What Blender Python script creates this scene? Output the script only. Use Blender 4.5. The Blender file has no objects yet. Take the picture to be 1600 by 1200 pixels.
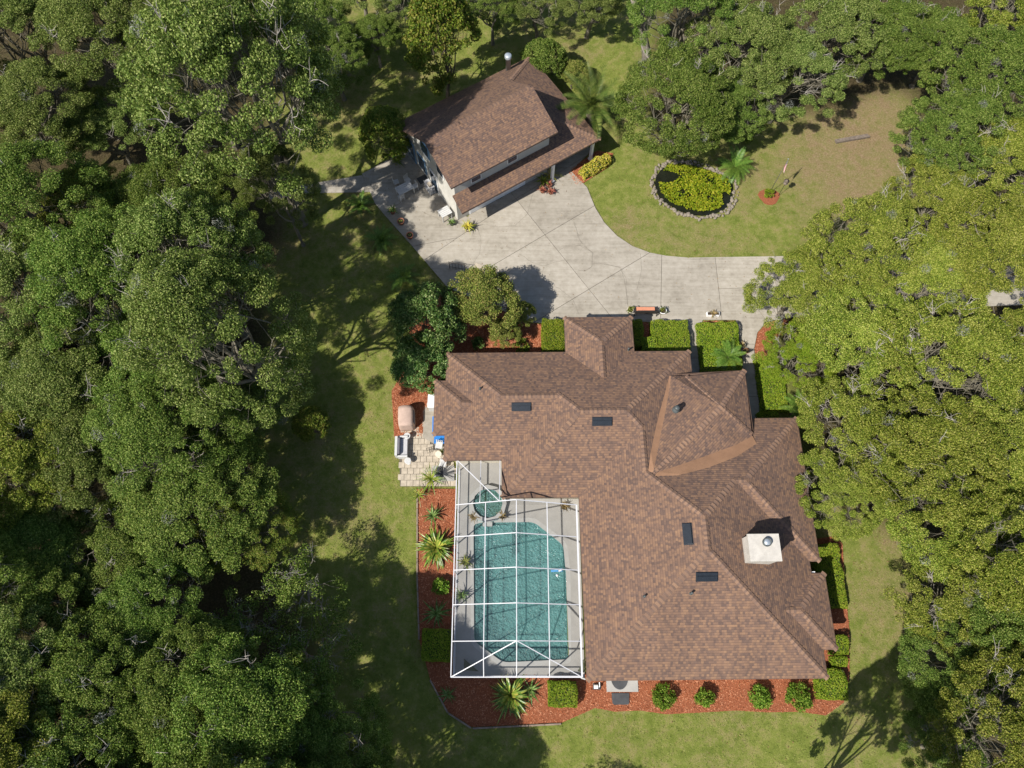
import bpy, bmesh, math, random
import numpy as np
from mathutils import Vector, Matrix

random.seed(7)
SC = bpy.context.scene
COL = SC.collection

# ------------------------------------------------------------------ camera, world, sun, exposure
FPX, CAM_H, TILT = 1110.0, 45.0, math.radians(21.0)
cam_d = bpy.data.cameras.new('drone_camera')
cam_d.sensor_width = 36.0
cam_d.lens = 36.0 * FPX / 1600.0
cam_d.clip_start, cam_d.clip_end = 0.5, 2000.0
cam = bpy.data.objects.new('drone_camera', cam_d)
cam.location = (0, 0, CAM_H)
cam.rotation_euler = (TILT, 0, 0)
COL.objects.link(cam)
SC.camera = cam

SUN_DIR = Vector((0.70, 0.58, -1.0)).normalized()          # the way the light travels
sun_el = math.asin(-SUN_DIR.z)
world = bpy.data.worlds.new('World')
SC.world = world
world.use_nodes = True
wn = world.node_tree
wn.nodes.clear()
sky = wn.nodes.new('ShaderNodeTexSky')
sky.sky_type = 'NISHITA'
sky.sun_disc = False
sky.sun_elevation = sun_el
sky.sun_rotation = math.atan2(-SUN_DIR.x, -SUN_DIR.y)
bg = wn.nodes.new('ShaderNodeBackground')
bg.inputs[1].default_value = 0.085
wo = wn.nodes.new('ShaderNodeOutputWorld')
wn.links.new(sky.outputs[0], bg.inputs[0])
wn.links.new(bg.outputs[0], wo.inputs[0])

sun_d = bpy.data.lights.new('sun', 'SUN')
sun_d.energy = 4.6
sun_d.angle = math.radians(0.55)
sun_d.color = (1.0, 0.95, 0.87)
sun = bpy.data.objects.new('sun', sun_d)
sun.rotation_euler = SUN_DIR.to_track_quat('-Z', 'Y').to_euler()
sun.location = (-40, -35, 60)
COL.objects.link(sun)

SC.view_settings.view_transform = 'Standard'
SC.view_settings.look = 'None'
SC.view_settings.exposure = 0.62
SC.view_settings.gamma = 1.0
SC.render.engine = 'CYCLES'
SC.cycles.use_denoising = True
SC.cycles.max_bounces = 6
SC.cycles.diffuse_bounces = 3
SC.cycles.transparent_max_bounces = 12
SC.cycles.caustics_reflective = False
SC.cycles.caustics_refractive = False


def at(px, py, z=0.0):
    """the world point at height z that the photograph shows at pixel px, py"""
    dx, dy = (px - 800.0) / FPX, (600.0 - py) / FPX
    c, s = math.cos(TILT), math.sin(TILT)
    d = (dx, dy * c + s, dy * s - c)
    k = (z - CAM_H) / d[2]
    return Vector((k * d[0], k * d[1], z))


def at2(px, py, z=0.0):
    p = at(px, py, z)
    return (p.x, p.y)


# ------------------------------------------------------------------ helpers: objects
def tag(o, label=None, cat=None, group=None, kind=None):
    if label: o['label'] = label
    if cat: o['category'] = cat
    if group: o['group'] = group
    if kind: o['kind'] = kind
    return o


def link(o, parent=None):
    COL.objects.link(o)
    if parent is not None: o.parent = parent
    return o


def thing(name, label, cat, loc=(0, 0, 0), rz=0.0, group=None, parent=None):
    o = bpy.data.objects.new(name, None)
    o.empty_display_size = 0.3
    link(o, parent)
    o.location = loc
    o.rotation_euler = (0, 0, rz)
    return tag(o, label, cat, group)


def obj(name, me, m=None, parent=None, loc=None, rot=None, scale=None):
    o = bpy.data.objects.new(name, me)
    if m is not None:
        if len(me.materials) == 0: me.materials.append(m)
        elif me.materials[0] != m:
            o.material_slots[0].link = 'OBJECT'
            o.material_slots[0].material = m
    link(o, parent)
    if loc is not None: o.location = loc
    if rot is not None: o.rotation_euler = rot
    if scale is not None: o.scale = scale if hasattr(scale, '__len__') else (scale,) * 3
    return o


class MB:
    """collects faces; mesh() turns them into one mesh"""
    def __init__(s): s.v, s.f, s.uv, s.mi = [], [], [], []

    def face(s, pts, uv=None, mi=0):
        n = len(s.v)
        s.v += [tuple(p) for p in pts]
        s.f.append(tuple(range(n, n + len(pts))))
        s.uv.append(uv); s.mi.append(mi)
        return s

    def mesh_part(s, v, f, mi=0):
        n = len(s.v)
        s.v += [tuple(p) for p in v]
        for q in f:
            s.f.append(tuple(i + n for i in q)); s.uv.append(None); s.mi.append(mi)
        return s

    def box(s, x0, x1, y0, y1, z0, z1, mi=0, M=None):
        v = [(x0, y0, z0), (x1, y0, z0), (x1, y1, z0), (x0, y1, z0), (x0, y0, z1), (x1, y0, z1), (x1, y1, z1), (x0, y1, z1)]
        if M is not None: v = [M @ Vector(p) for p in v]
        return s.mesh_part(v, [(3, 2, 1, 0), (4, 5, 6, 7), (0, 1, 5, 4), (1, 2, 6, 5), (2, 3, 7, 6), (3, 0, 4, 7)], mi)

    def prism(s, poly, z0, z1, mi=0, top_in=0.0):
        n = len(poly)
        a = sum(poly[i][0] * poly[(i + 1) % n][1] - poly[(i + 1) % n][0] * poly[i][1] for i in range(n))
        if a < 0: poly = poly[::-1]
        v = [(p[0], p[1], z0) for p in poly] + [(p[0], p[1], z1) for p in poly]
        f = [tuple(range(n - 1, -1, -1)), tuple(range(n, 2 * n))] + [(i, (i + 1) % n, n + (i + 1) % n, n + i) for i in range(n)]
        return s.mesh_part(v, f, mi)

    def tube(s, pts, rads, n=6, mi=0, cap=True):
        pts = [Vector(p) for p in pts]
        b = len(s.v)
        for i, p in enumerate(pts):
            d = (pts[min(i + 1, len(pts) - 1)] - pts[max(i - 1, 0)])
            if d.length < 1e-6: d = Vector((0, 0, 1))
            d.normalize()
            a = d.cross(Vector((0, 0, 1)))
            if a.length < 0.05: a = d.cross(Vector((1, 0, 0)))
            a.normalize(); c = d.cross(a)
            r = rads[i] if hasattr(rads, '__len__') else rads
            for k in range(n):
                t = 2 * math.pi * k / n
                s.v.append(tuple(p + a * (r * math.cos(t)) + c * (r * math.sin(t))))
        for i in range(len(pts) - 1):
            for k in range(n):
                k2 = (k + 1) % n
                s.f.append((b + i * n + k, b + (i + 1) * n + k, b + (i + 1) * n + k2, b + i * n + k2)); s.uv.append(None); s.mi.append(mi)
        if cap:
            s.f.append(tuple(b + k for k in range(n))); s.uv.append(None); s.mi.append(mi)
            e = b + (len(pts) - 1) * n
            s.f.append(tuple(e + k for k in range(n - 1, -1, -1))); s.uv.append(None); s.mi.append(mi)
        return s

    def lathe(s, prof, n=16, c=(0, 0, 0), mi=0):
        b = len(s.v)
        for r, z in prof:
            for k in range(n):
                t = 2 * math.pi * k / n
                s.v.append((c[0] + r * math.cos(t), c[1] + r * math.sin(t), c[2] + z))
        for i in range(len(prof) - 1):
            for k in range(n):
                k2 = (k + 1) % n
                s.f.append((b + i * n + k, b + i * n + k2, b + (i + 1) * n + k2, b + (i + 1) * n + k)); s.uv.append(None); s.mi.append(mi)
        return s

    def beam(s, a, b, w=0.05, h=0.1, mi=0):
        a, b = Vector(a), Vector(b)
        d = (b - a); L = d.length; d.normalize()
        up = Vector((0, 0, 1))
        if abs(d.z) > 0.95: up = Vector((0, 1, 0))
        x = d.cross(up).normalized(); u = x.cross(d)
        M = Matrix(((d.x, x.x, u.x, a.x), (d.y, x.y, u.y, a.y), (d.z, x.z, u.z, a.z), (0, 0, 0, 1)))
        return s.box(0, L, -w / 2, w / 2, -h / 2, h / 2, mi, M)

    def mesh(s, name, mats=(), smooth=False):
        me = bpy.data.meshes.new(name)
        me.from_pydata(s.v, [], s.f)
        if any(u is not None for u in s.uv):
            lay = me.uv_layers.new(name='UVMap')
            i = 0
            for f, u in zip(s.f, s.uv):
                for k in range(len(f)):
                    lay.data[i].uv = u[k] if u else (0, 0)
                    i += 1
        for m in mats: me.materials.append(m)
        if any(s.mi): me.polygons.foreach_set('material_index', s.mi)
        if smooth: me.polygons.foreach_set('use_smooth', [True] * len(s.f))
        me.update()
        return me

    def build(s, name, mats, parent=None, smooth=False, **kw):
        if not isinstance(mats, (list, tuple)): mats = [mats]
        return obj(name, s.mesh(name, mats, smooth), None, parent, **kw)


def quads_mesh(name, V, mats, nper=4, mi=None, attr=None):
    """many separate faces of nper corners, straight from arrays"""
    V = np.asarray(V, dtype=np.float32).reshape(-1, 3)
    n = len(V); nf = n // nper
    me = bpy.data.meshes.new(name)
    me.vertices.add(n)
    me.vertices.foreach_set('co', V.ravel())
    me.loops.add(n)
    me.loops.foreach_set('vertex_index', np.arange(n, dtype=np.int32))
    me.polygons.add(nf)
    me.polygons.foreach_set('loop_start', np.arange(0, n, nper, dtype=np.int32))
    me.polygons.foreach_set('loop_total', np.full(nf, nper, dtype=np.int32))
    for m in mats: me.materials.append(m)
    if mi is not None: me.polygons.foreach_set('material_index', np.asarray(mi, dtype=np.int32))
    if attr is not None:
        a = me.attributes.new('gmask', 'FLOAT_COLOR', 'POINT')
        a.data.foreach_set('color', np.asarray(attr, dtype=np.float32).ravel())
    me.update(calc_edges=True)
    me.validate()
    return me


def inside(poly, X, Y):
    r = np.zeros(X.shape, dtype=bool)
    n = len(poly)
    for i in range(n):
        x0, y0 = poly[i]; x1, y1 = poly[(i + 1) % n]
        if y0 == y1: continue
        c = ((y0 > Y) != (y1 > Y)) & (X < (x1 - x0) * (Y - y0) / (y1 - y0) + x0)
        r ^= c
    return r


# ------------------------------------------------------------------ helpers: materials
class NT:
    def __init__(s, name):
        s.m = bpy.data.materials.new(name)
        s.m.use_nodes = True
        s.t = s.m.node_tree
        s.t.nodes.clear()
        s.out = s.t.nodes.new('ShaderNodeOutputMaterial')

    def n(s, typ, ins=None, **props):
        nd = s.t.nodes.new('ShaderNode' + typ)
        for k, v in props.items(): setattr(nd, k, v)
        for k, v in (ins or {}).items():
            if isinstance(v, bpy.types.NodeSocket): s.t.links.new(v, nd.inputs[k])
            else: nd.inputs[k].default_value = v
        return nd

    def math(s, op, a, b=0.0, c=0.0):
        return s.n('Math', {0: a, 1: b, 2: c}, operation=op).outputs[0]

    def ramp(s, fac, stops, interp='LINEAR'):
        r = s.n('ValToRGB', {0: fac})
        r.color_ramp.interpolation = interp
        e = r.color_ramp.elements
        while len(e) < len(stops): e.new(0.5)
        for q, (p, c) in zip(e, stops):
            q.position = p
            q.color = (c[0], c[1], c[2], 1) if hasattr(c, '__len__') else (c, c, c, 1)
        return r.outputs[0]

    def mix(s, f, a, b, blend='MIX'):
        m = s.n('Mix', data_type='RGBA', blend_type=blend)
        for k, v in ((0, f), (6, a), (7, b)):
            if isinstance(v, bpy.types.NodeSocket): s.t.links.new(v, m.inputs[k])
            else: m.inputs[k].default_value = (v if k == 0 else (v[0], v[1], v[2], 1))
        return m.outputs[2]

    def noise(s, vec, scale, detail=4.0, rough=0.6):
        return s.n('TexNoise', {'Vector': vec, 'Scale': scale, 'Detail': detail, 'Roughness': rough}).outputs[0]

    def surf(s, sh):
        s.t.links.new(sh.outputs[0], s.out.inputs[0])
        return s.m

    def bump(s, h, strength, dist=0.02):
        return s.n('Bump', {'Height': h, 'Strength': strength, 'Distance': dist}).outputs[0]


def pmat(name, col, rough=0.6, var=0.15, scale=3.0, bump=0.0, bscale=40.0, metal=0.0, spec=0.4):
    t = NT(name)
    co = t.n('TexCoord').outputs['Object']
    nz = t.noise(co, scale, 5.0, 0.65)
    lo = [c * (1 - var) for c in col]; hi = [min(1, c * (1 + var)) for c in col]
    c = t.ramp(nz, [(0.3, lo), (0.7, hi)])
    ins = {'Base Color': c, 'Roughness': rough, 'Metallic': metal, 'Specular IOR Level': spec}
    if bump: ins['Normal'] = t.bump(t.noise(co, bscale, 3.0), bump)
    return t.surf(t.n('BsdfPrincipled', ins))


def leafmat(name, cols, trans=0.3, rough=0.5, patch=0.35, spec=0.35, pscale=0.55):
    t = NT(name)
    geo = t.n('NewGeometry')
    info = t.n('ObjectInfo')
    co = t.n('TexCoord').outputs['Object']
    r = t.math('MULTIPLY_ADD', t.noise(co, pscale, 2.0), patch * 2, -patch)
    f = t.math('ADD', geo.outputs['Random Per Island'], r)
    n = len(cols)
    c = t.ramp(f, [(0.05 + 0.9 * i / max(1, n - 1), q) for i, q in enumerate(cols)])
    val = t.math('MULTIPLY_ADD', info.outputs['Random'], 0.30, 0.85)
    hue = t.math('MULTIPLY_ADD', info.outputs['Random'], 0.02, 0.49)
    hs = t.n('HueSaturation', {'Hue': hue, 'Saturation': 1.0, 'Value': val, 'Color': c}).outputs[0]
    p = t.n('BsdfPrincipled', {'Base Color': hs, 'Roughness': rough, 'Specular IOR Level': spec})
    tr = t.n('BsdfTranslucent', {'Color': t.mix(0.5, hs, (0.16, 0.22, 0.02))})
    mx = t.n('MixShader', {0: trans})
    t.t.links.new(p.outputs[0], mx.inputs[1]); t.t.links.new(tr.outputs[0], mx.inputs[2])
    return t.surf(mx)


def grass_col(t, dirt=None):
    pos = t.n('NewGeometry').outputs['Position']
    at_ = t.n('Attribute', attribute_name='gmask')
    sp = t.n('SeparateColor', {0: at_.outputs['Color']})
    big = t.noise(pos, 0.22, 5.0, 0.6)
    mid = t.noise(pos, 1.3, 4.0, 0.7)
    fine = t.noise(pos, 9.0, 3.0, 0.7)
    g = t.ramp(mid, [(0.28, (0.112, 0.150, 0.024)), (0.5, (0.190, 0.222, 0.046)), (0.72, (0.295, 0.290, 0.086))])
    d = t.ramp(fine, [(0.3, (0.190, 0.130, 0.070)), (0.55, (0.290, 0.205, 0.122)), (0.75, (0.37, 0.285, 0.19))])
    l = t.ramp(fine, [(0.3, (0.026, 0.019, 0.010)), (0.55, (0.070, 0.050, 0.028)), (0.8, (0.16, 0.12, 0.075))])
    fac = t.math('ADD', sp.outputs[0], t.math('MULTIPLY_ADD', big, 1.6, -0.75))
    fac = t.math('ADD', fac, t.math('MULTIPLY_ADD', mid, 1.7, -0.85))
    fac = t.math('ADD', fac, t.math('MULTIPLY_ADD', fine, 1.0, -0.50))
    fac = t.math('MULTIPLY', fac, 1.0)
    fac = t.n('Clamp', {0: fac}).outputs[0]
    c = t.mix(fac, g, d)
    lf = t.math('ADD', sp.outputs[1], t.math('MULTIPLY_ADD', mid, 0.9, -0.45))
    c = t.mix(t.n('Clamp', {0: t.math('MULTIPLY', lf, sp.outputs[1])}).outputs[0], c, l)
    return c, pos, fine


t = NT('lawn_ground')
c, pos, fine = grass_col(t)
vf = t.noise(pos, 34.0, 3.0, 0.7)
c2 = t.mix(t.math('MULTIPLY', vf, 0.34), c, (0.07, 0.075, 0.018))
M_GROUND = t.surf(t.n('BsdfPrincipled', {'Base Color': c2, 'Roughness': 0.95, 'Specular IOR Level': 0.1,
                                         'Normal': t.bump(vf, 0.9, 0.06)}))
t = NT('grass_blades')
c, pos, fine = grass_col(t)
rp = t.n('NewGeometry').outputs['Random Per Island']
c2 = t.mix(0.5, c, t.ramp(rp, [(0.0, (0.05, 0.085, 0.012)), (0.5, (0.12, 0.15, 0.03)), (1.0, (0.25, 0.23, 0.09))]))
M_GRASS = t.surf(t.n('BsdfPrincipled', {'Base Color': c2, 'Roughness': 0.8, 'Specular IOR Level': 0.15}))

t = NT('concrete_slab')
pos = t.n('NewGeometry').outputs['Position']
oi = t.n('ObjectInfo').outputs['Random']
n1 = t.noise(pos, 0.35, 6.0, 0.65); n2 = t.noise(pos, 2.6, 6.0, 0.72); n3 = t.noise(pos, 45.0, 2.0)
mp = t.n('Mapping', {'Vector': pos, 'Rotation': (0, 0, 0.95), 'Scale': (0.25, 5.5, 1.0)}).outputs[0]
st = t.noise(mp, 1.0, 3.0, 0.6)
k = t.math('ADD', t.math('MULTIPLY', n1, 0.55), t.math('MULTIPLY', n2, 0.45))
k = t.math('ADD', k, t.math('MULTIPLY_ADD', st, 0.30, -0.15))
c = t.ramp(k, [(0.30, (0.20, 0.175, 0.14)), (0.47, (0.315, 0.285, 0.235)), (0.62, (0.395, 0.36, 0.305))])
c = t.mix(t.math('MULTIPLY', n3, 0.22), c, (0.20, 0.18, 0.15))
hs = t.n('HueSaturation', {'Value': t.math('MULTIPLY_ADD', oi, 0.14, 0.93), 'Color': c}).outputs[0]
M_CONC = t.surf(t.n('BsdfPrincipled', {'Base Color': hs, 'Roughness': 0.9, 'Specular IOR Level': 0.2, 'Normal': t.bump(n3, 0.25, 0.01)}))
M_JOINT = pmat('joint_filler', (0.115, 0.10, 0.08), 0.95)
M_CRACK = pmat('sealed_crack', (0.19, 0.168, 0.135), 0.95, 0.3, 6.0)
M_PAVER = pmat('paver_stone', (0.40, 0.345, 0.27), 0.9, 0.22, 2.5, 0.3, 30)
M_DECK = pmat('pool_deck_coat', (0.325, 0.315, 0.295), 0.85, 0.09, 1.2, 0.15, 60)
M_COPING = pmat('pool_coping', (0.37, 0.365, 0.345), 0.7, 0.08, 3.0)

t = NT('shingles')
uv = t.n('UVMap').outputs[0]
sx = t.n('SeparateXYZ', {0: uv})
ROW, TAB = 0.145, 0.14
rowf = t.math('DIVIDE', sx.outputs[1], ROW)
row = t.math('FLOOR', rowf)
wn1 = t.n('TexWhiteNoise', {'W': row}, noise_dimensions='1D').outputs[0]
uf = t.math('ADD', t.math('DIVIDE', sx.outputs[0], TAB), t.math('MULTIPLY', wn1, 7.0))
cell = t.math('FLOOR', uf)
cv = t.n('CombineXYZ', {0: cell, 1: row}).outputs[0]
wv = t.n('TexWhiteNoise', {'Vector': cv}, noise_dimensions='2D').outputs[0]
posn = t.n('NewGeometry').outputs['Position']
blot = t.noise(posn, 2.2, 3.0, 0.65)
f = t.math('ADD', t.math('MULTIPLY_ADD', wv, 0.80, 0.08), t.math('MULTIPLY_ADD', blot, 0.36, -0.16))
f = t.math('ADD', f, t.math('MULTIPLY_ADD', wn1, 0.16, -0.08))
c = t.ramp(f, [(0.06, (0.108, 0.074, 0.062)), (0.28, (0.148, 0.096, 0.073)), (0.50, (0.182, 0.113, 0.080)),
               (0.72, (0.214, 0.130, 0.086)), (0.95, (0.262, 0.158, 0.096))])
gr = t.noise(posn, 55.0, 2.0, 0.7)
c = t.mix(t.math('MULTIPLY', gr, 0.35), c, (0.09, 0.06, 0.05))
streak = t.noise(t.n('Mapping', {'Vector': uv, 'Scale': (1.6, 0.16, 1.0)}).outputs[0], 1.0, 4.0, 0.65)      # weather streaks running down the slope
age = t.math('ADD', t.math('MULTIPLY', t.noise(posn, 0.3, 3.0, 0.6), 0.55), t.math('MULTIPLY', streak, 0.45))
c = t.n('HueSaturation', {'Value': t.math('MULTIPLY_ADD', age, 0.7, 0.65), 'Color': c}).outputs[0]
butt_shade = t.math('LESS_THAN', t.math('FRACT', rowf), 0.24)      # shadow line at each course's butt edge, put into the colour
c = t.mix(t.math('MULTIPLY', butt_shade, 0.38), c, (0.07, 0.048, 0.042))
fr = t.math('FRACT', rowf); fu = t.math('FRACT', uf)
h = t.math('ADD', t.math('SUBTRACT', 1.0, fr), t.math('MULTIPLY', wv, 0.5))
h = t.math('ADD', h, t.math('MULTIPLY', gr, 0.25))
M_SHING = t.surf(t.n('BsdfPrincipled', {'Base Color': c, 'Roughness': 0.93, 'Specular IOR Level': 0.15, 'Normal': t.bump(h, 0.55, 0.02)}))

t = NT('ridge_cap_shingle')
rp = t.n('NewGeometry').outputs['Random Per Island']
c = t.ramp(rp, [(0.0, (0.170, 0.107, 0.078)), (0.5, (0.205, 0.128, 0.088)), (1.0, (0.245, 0.152, 0.100))])
M_CAP = t.surf(t.n('BsdfPrincipled', {'Base Color': c, 'Roughness': 0.93, 'Specular IOR Level': 0.15}))
M_CAP_SHADE = pmat('ridge_cap_painted_shade', (0.140, 0.090, 0.068), 0.93, 0.25, 5.0)  # shadow gap between overlapping caps, painted as a darker rear half
M_FLASH = pmat('brown_flashing', (0.27, 0.150, 0.085), 0.7, 0.15, 1.5)
M_FASCIA = pmat('brown_fascia', (0.13, 0.085, 0.065), 0.7)
M_STUCCO = pmat('cream_stucco', (0.60, 0.55, 0.45), 0.9, 0.08, 1.5, 0.3, 60)
M_STUCCO2 = pmat('pale_stucco', (0.50, 0.485, 0.44), 0.9, 0.10, 1.2, 0.3, 60)
M_WHITE = pmat('white_paint', (0.78, 0.78, 0.77), 0.45, 0.04, 3.0)
M_CHIM = pmat('chimney_stucco', (0.47, 0.44, 0.39), 0.85, 0.14, 2.5, 0.2, 40)
M_ALU = pmat('white_aluminium', (0.58, 0.58, 0.60), 0.4, 0.04, 4.0)
M_BLACK = pmat('black_vent_metal', (0.022, 0.028, 0.036), 0.35, 0.2, 6.0, 0, 40, 0.3)
M_PIPE = pmat('lead_pipe', (0.07, 0.08, 0.08), 0.5, 0.2)
M_GALV = pmat('galvanised_steel', (0.45, 0.50, 0.54), 0.4, 0.1, 4.0, 0, 40, 0.5)
M_IRON = pmat('wrought_iron', (0.03, 0.025, 0.022), 0.6, 0.3)
M_TERRA = pmat('terracotta', (0.38, 0.15, 0.085), 0.8, 0.2, 5.0)
M_CUSH = pmat('terracotta_cushion', (0.52, 0.22, 0.13), 0.9, 0.1, 5.0, 0.3, 90)
M_WOODGREY = pmat('weathered_timber', (0.16, 0.13, 0.105), 0.9, 0.35, 5.0, 0.5, 40)
M_EDGE = pmat('garden_edging', (0.22, 0.17, 0.13), 0.95, 0.3, 4.0)
M_BARK = pmat('grey_bark', (0.20, 0.175, 0.145), 0.95, 0.30, 3.0, 0.6, 14)
M_BARKM = pmat('mossy_oak_bark', (0.15, 0.135, 0.10), 0.95, 0.3, 3.0, 0.6, 14)
M_TWIG = pmat('bleached_twig', (0.33, 0.30, 0.26), 0.95, 0.25, 3.0)
M_BARKD = pmat('brown_bark', (0.13, 0.105, 0.08), 0.95, 0.3, 3.0, 0.6, 14)
M_BLUE = pmat('blue_fabric', (0.012, 0.16, 0.50), 0.7, 0.12, 5.0)
M_BLUE2 = pmat('pale_blue_plastic', (0.12, 0.36, 0.66), 0.4, 0.2, 6.0)
M_COVER = pmat('tan_grill_cover', (0.42, 0.31, 0.255), 0.85, 0.12, 3.0, 0.4, 12)
M_GREYFAB = pmat('grey_wicker', (0.42, 0.42, 0.43), 0.8, 0.15, 12.0, 0.4, 70)
M_DKFAB = pmat('charcoal_fabric', (0.13, 0.125, 0.145), 0.9, 0.15)
M_MAT = pmat('dark_rubber', (0.05, 0.052, 0.056), 0.75, 0.2)
M_STONE = pmat('rim_stone', (0.215, 0.185, 0.145), 0.95, 0.35, 4.0, 0.6, 16)
M_SOIL = pmat('pot_soil', (0.045, 0.03, 0.02), 1.0, 0.3, 10)
M_DARKWATER = pmat('pond_water', (0.012, 0.014, 0.009), 0.15, 0.3, 2.0)
M_PLASTER = pmat('pool_plaster', (0.34, 0.53, 0.52), 0.7, 0.08, 1.2)
M_GLASS = pmat('window_glass', (0.03, 0.05, 0.075), 0.08, 0.2, 2.0, spec=0.8)
M_FURN = pmat('white_garden_furniture', (0.50, 0.50, 0.49), 0.5, 0.08)
M_DOOR = pmat('garage_door_white', (0.80, 0.82, 0.84), 0.5, 0.04)
M_BLUEFRAME = pmat('blue_painted_frame', (0.16, 0.28, 0.42), 0.6, 0.1)

t = NT('red_mulch')
pos = t.n('NewGeometry').outputs['Position']
n1 = t.noise(pos, 22.0, 4.0, 0.75); n2 = t.noise(pos, 1.2, 4.0, 0.6)
c = t.ramp(n1, [(0.28, (0.150, 0.044, 0.020)), (0.5, (0.345, 0.110, 0.050)), (0.72, (0.50, 0.205, 0.110))])
c = t.mix(t.math('MULTIPLY', n2, 0.7), c, (0.165, 0.068, 0.040))
M_MULCH = t.surf(t.n('BsdfPrincipled', {'Base Color': c, 'Roughness': 0.95, 'Specular IOR Level': 0.1, 'Normal': t.bump(n1, 1.0, 0.06)}))
t = NT('mulch_chip')
rp = t.n('NewGeometry').outputs['Random Per Island']
c = t.ramp(rp, [(0.0, (0.16, 0.045, 0.020)), (0.5, (0.36, 0.115, 0.052)), (1.0, (0.54, 0.26, 0.15))])
M_CHIP = t.surf(t.n('BsdfPrincipled', {'Base Color': c, 'Roughness': 0.95, 'Specular IOR Level': 0.1}))

t = NT('pool_water')
pos = t.n('NewGeometry').outputs['Position']
w1 = t.noise(pos, 8.0, 2.0, 0.6); w2 = t.noise(pos, 2.6, 2.0, 0.5)
h = t.math('ADD', w1, t.math('MULTIPLY', w2, 1.0))
nb = t.bump(h, 1.0, 0.24)
p = t.n('BsdfPrincipled', {'Base Color': (0.150, 0.320, 0.312, 1), 'Roughness': 0.12, 'Specular IOR Level': 0.5, 'Normal': nb})
tr = t.n('BsdfTransparent', {'Color': (0.66, 0.86, 0.85, 1)})
mx = t.n('MixShader', {0: 0.55})
t.t.links.new(tr.outputs[0], mx.inputs[1]); t.t.links.new(p.outputs[0], mx.inputs[2])
M_WATER = t.surf(mx)

t = NT('insect_screen')
d = t.n('BsdfDiffuse', {'Color': (0.045, 0.05, 0.055, 1)})
tr = t.n('BsdfTransparent', {'Color': (1, 1, 1, 1)})
mx = t.n('MixShader', {0: 0.15})
t.t.links.new(tr.outputs[0], mx.inputs[1]); t.t.links.new(d.outputs[0], mx.inputs[2])
M_SCREEN = t.surf(mx)

t = NT('flag_cloth')
uvn = t.n('UVMap').outputs[0]
s = t.n('SeparateXYZ', {0: uvn})
stripe = t.math('LESS_THAN', t.math('FRACT', t.math('MULTIPLY', s.outputs[1], 6.5)), 0.5)
c = t.mix(stripe, (0.75, 0.74, 0.73), (0.55, 0.03, 0.05))
canton = t.math('MULTIPLY', t.math('LESS_THAN', s.outputs[0], 0.42), t.math('GREATER_THAN', s.outputs[1], 0.46))
sg = t.math('LESS_THAN', t.n('TexVoronoi', {'Vector': t.n('Mapping', {'Vector': uvn, 'Scale': (26, 12, 1)}).outputs[0], 'Scale': 1.0, 'Randomness': 0.0}).outputs[0], 0.22)
blue = t.mix(sg, (0.015, 0.05, 0.16), (0.8, 0.8, 0.8))
c = t.mix(canton, c, blue)
M_FLAG = t.surf(t.n('BsdfPrincipled', {'Base Color': c, 'Roughness': 0.8}))

L_OAK_W = leafmat('oak_leaf_grey_green', [(0.058, 0.098, 0.018), (0.130, 0.192, 0.036), (0.222, 0.285, 0.064), (0.360, 0.400, 0.130)], 0.32, 0.6, 0.30, 0.15)
L_OAK_D = leafmat('oak_leaf_deep_green', [(0.042, 0.086, 0.012), (0.100, 0.172, 0.024), (0.178, 0.256, 0.042), (0.310, 0.370, 0.095)], 0.32, 0.6, 0.30, 0.15)
L_OAK_E = leafmat('oak_leaf_yellow_green', [(0.072, 0.116, 0.012), (0.162, 0.218, 0.024), (0.285, 0.330, 0.044), (0.450, 0.450, 0.110)], 0.32, 0.6, 0.30, 0.15)
L_LIGHT = leafmat('leaf_bright_green', [(0.064, 0.132, 0.011), (0.130, 0.209, 0.020), (0.215, 0.281, 0.033), (0.308, 0.275, 0.061)], 0.3, 0.55, 0.3, 0.25)
L_DARK = leafmat('leaf_glossy_dark', [(0.036, 0.095, 0.016), (0.075, 0.160, 0.030), (0.135, 0.230, 0.052), (0.270, 0.340, 0.120)], 0.25, 0.5, 0.25, 0.25)
L_OLIVE = leafmat('leaf_olive', [(0.085, 0.120, 0.020), (0.165, 0.212, 0.036), (0.265, 0.300, 0.062), (0.360, 0.300, 0.100)], 0.3, 0.6, 0.3, 0.15)
L_HEDGE = leafmat('hedge_leaf', [(0.090, 0.160, 0.008), (0.155, 0.235, 0.013), (0.225, 0.300, 0.022), (0.310, 0.320, 0.040)], 0.3, 0.6, 0.3, 0.15)
L_SHRUB = leafmat('shrub_leaf', [(0.055, 0.140, 0.012), (0.115, 0.225, 0.020), (0.190, 0.315, 0.034), (0.280, 0.360, 0.060)], 0.3, 0.6, 0.3, 0.15)
L_POND = leafmat('pond_leaf', [(0.095, 0.165, 0.006), (0.175, 0.255, 0.010), (0.260, 0.325, 0.016), (0.400, 0.400, 0.030)], 0.3, 0.6, 0.3, 0.15)
L_CROTON = leafmat('croton_leaf', [(0.16, 0.24, 0.02), (0.40, 0.39, 0.035), (0.60, 0.52, 0.06), (0.68, 0.55, 0.13)], 0.2)
L_PALM = leafmat('palm_leaf', [(0.045, 0.082, 0.012), (0.090, 0.135, 0.022), (0.165, 0.190, 0.042)], 0.15, 0.5, 0.15, 0.25)
L_SAGO = leafmat('sago_leaf', [(0.047, 0.111, 0.013), (0.098, 0.176, 0.023), (0.169, 0.247, 0.046)], 0.12, 0.45, 0.15, 0.3)
L_BLADE = leafmat('strap_leaf', [(0.057, 0.132, 0.011), (0.121, 0.207, 0.023), (0.218, 0.282, 0.039), (0.414, 0.380, 0.072)], 0.2, 0.4, 0.2, 0.5)
L_BROM = leafmat('bromeliad_leaf', [(0.12, 0.085, 0.025), (0.24, 0.175, 0.06), (0.36, 0.26, 0.12)], 0.15)
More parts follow.
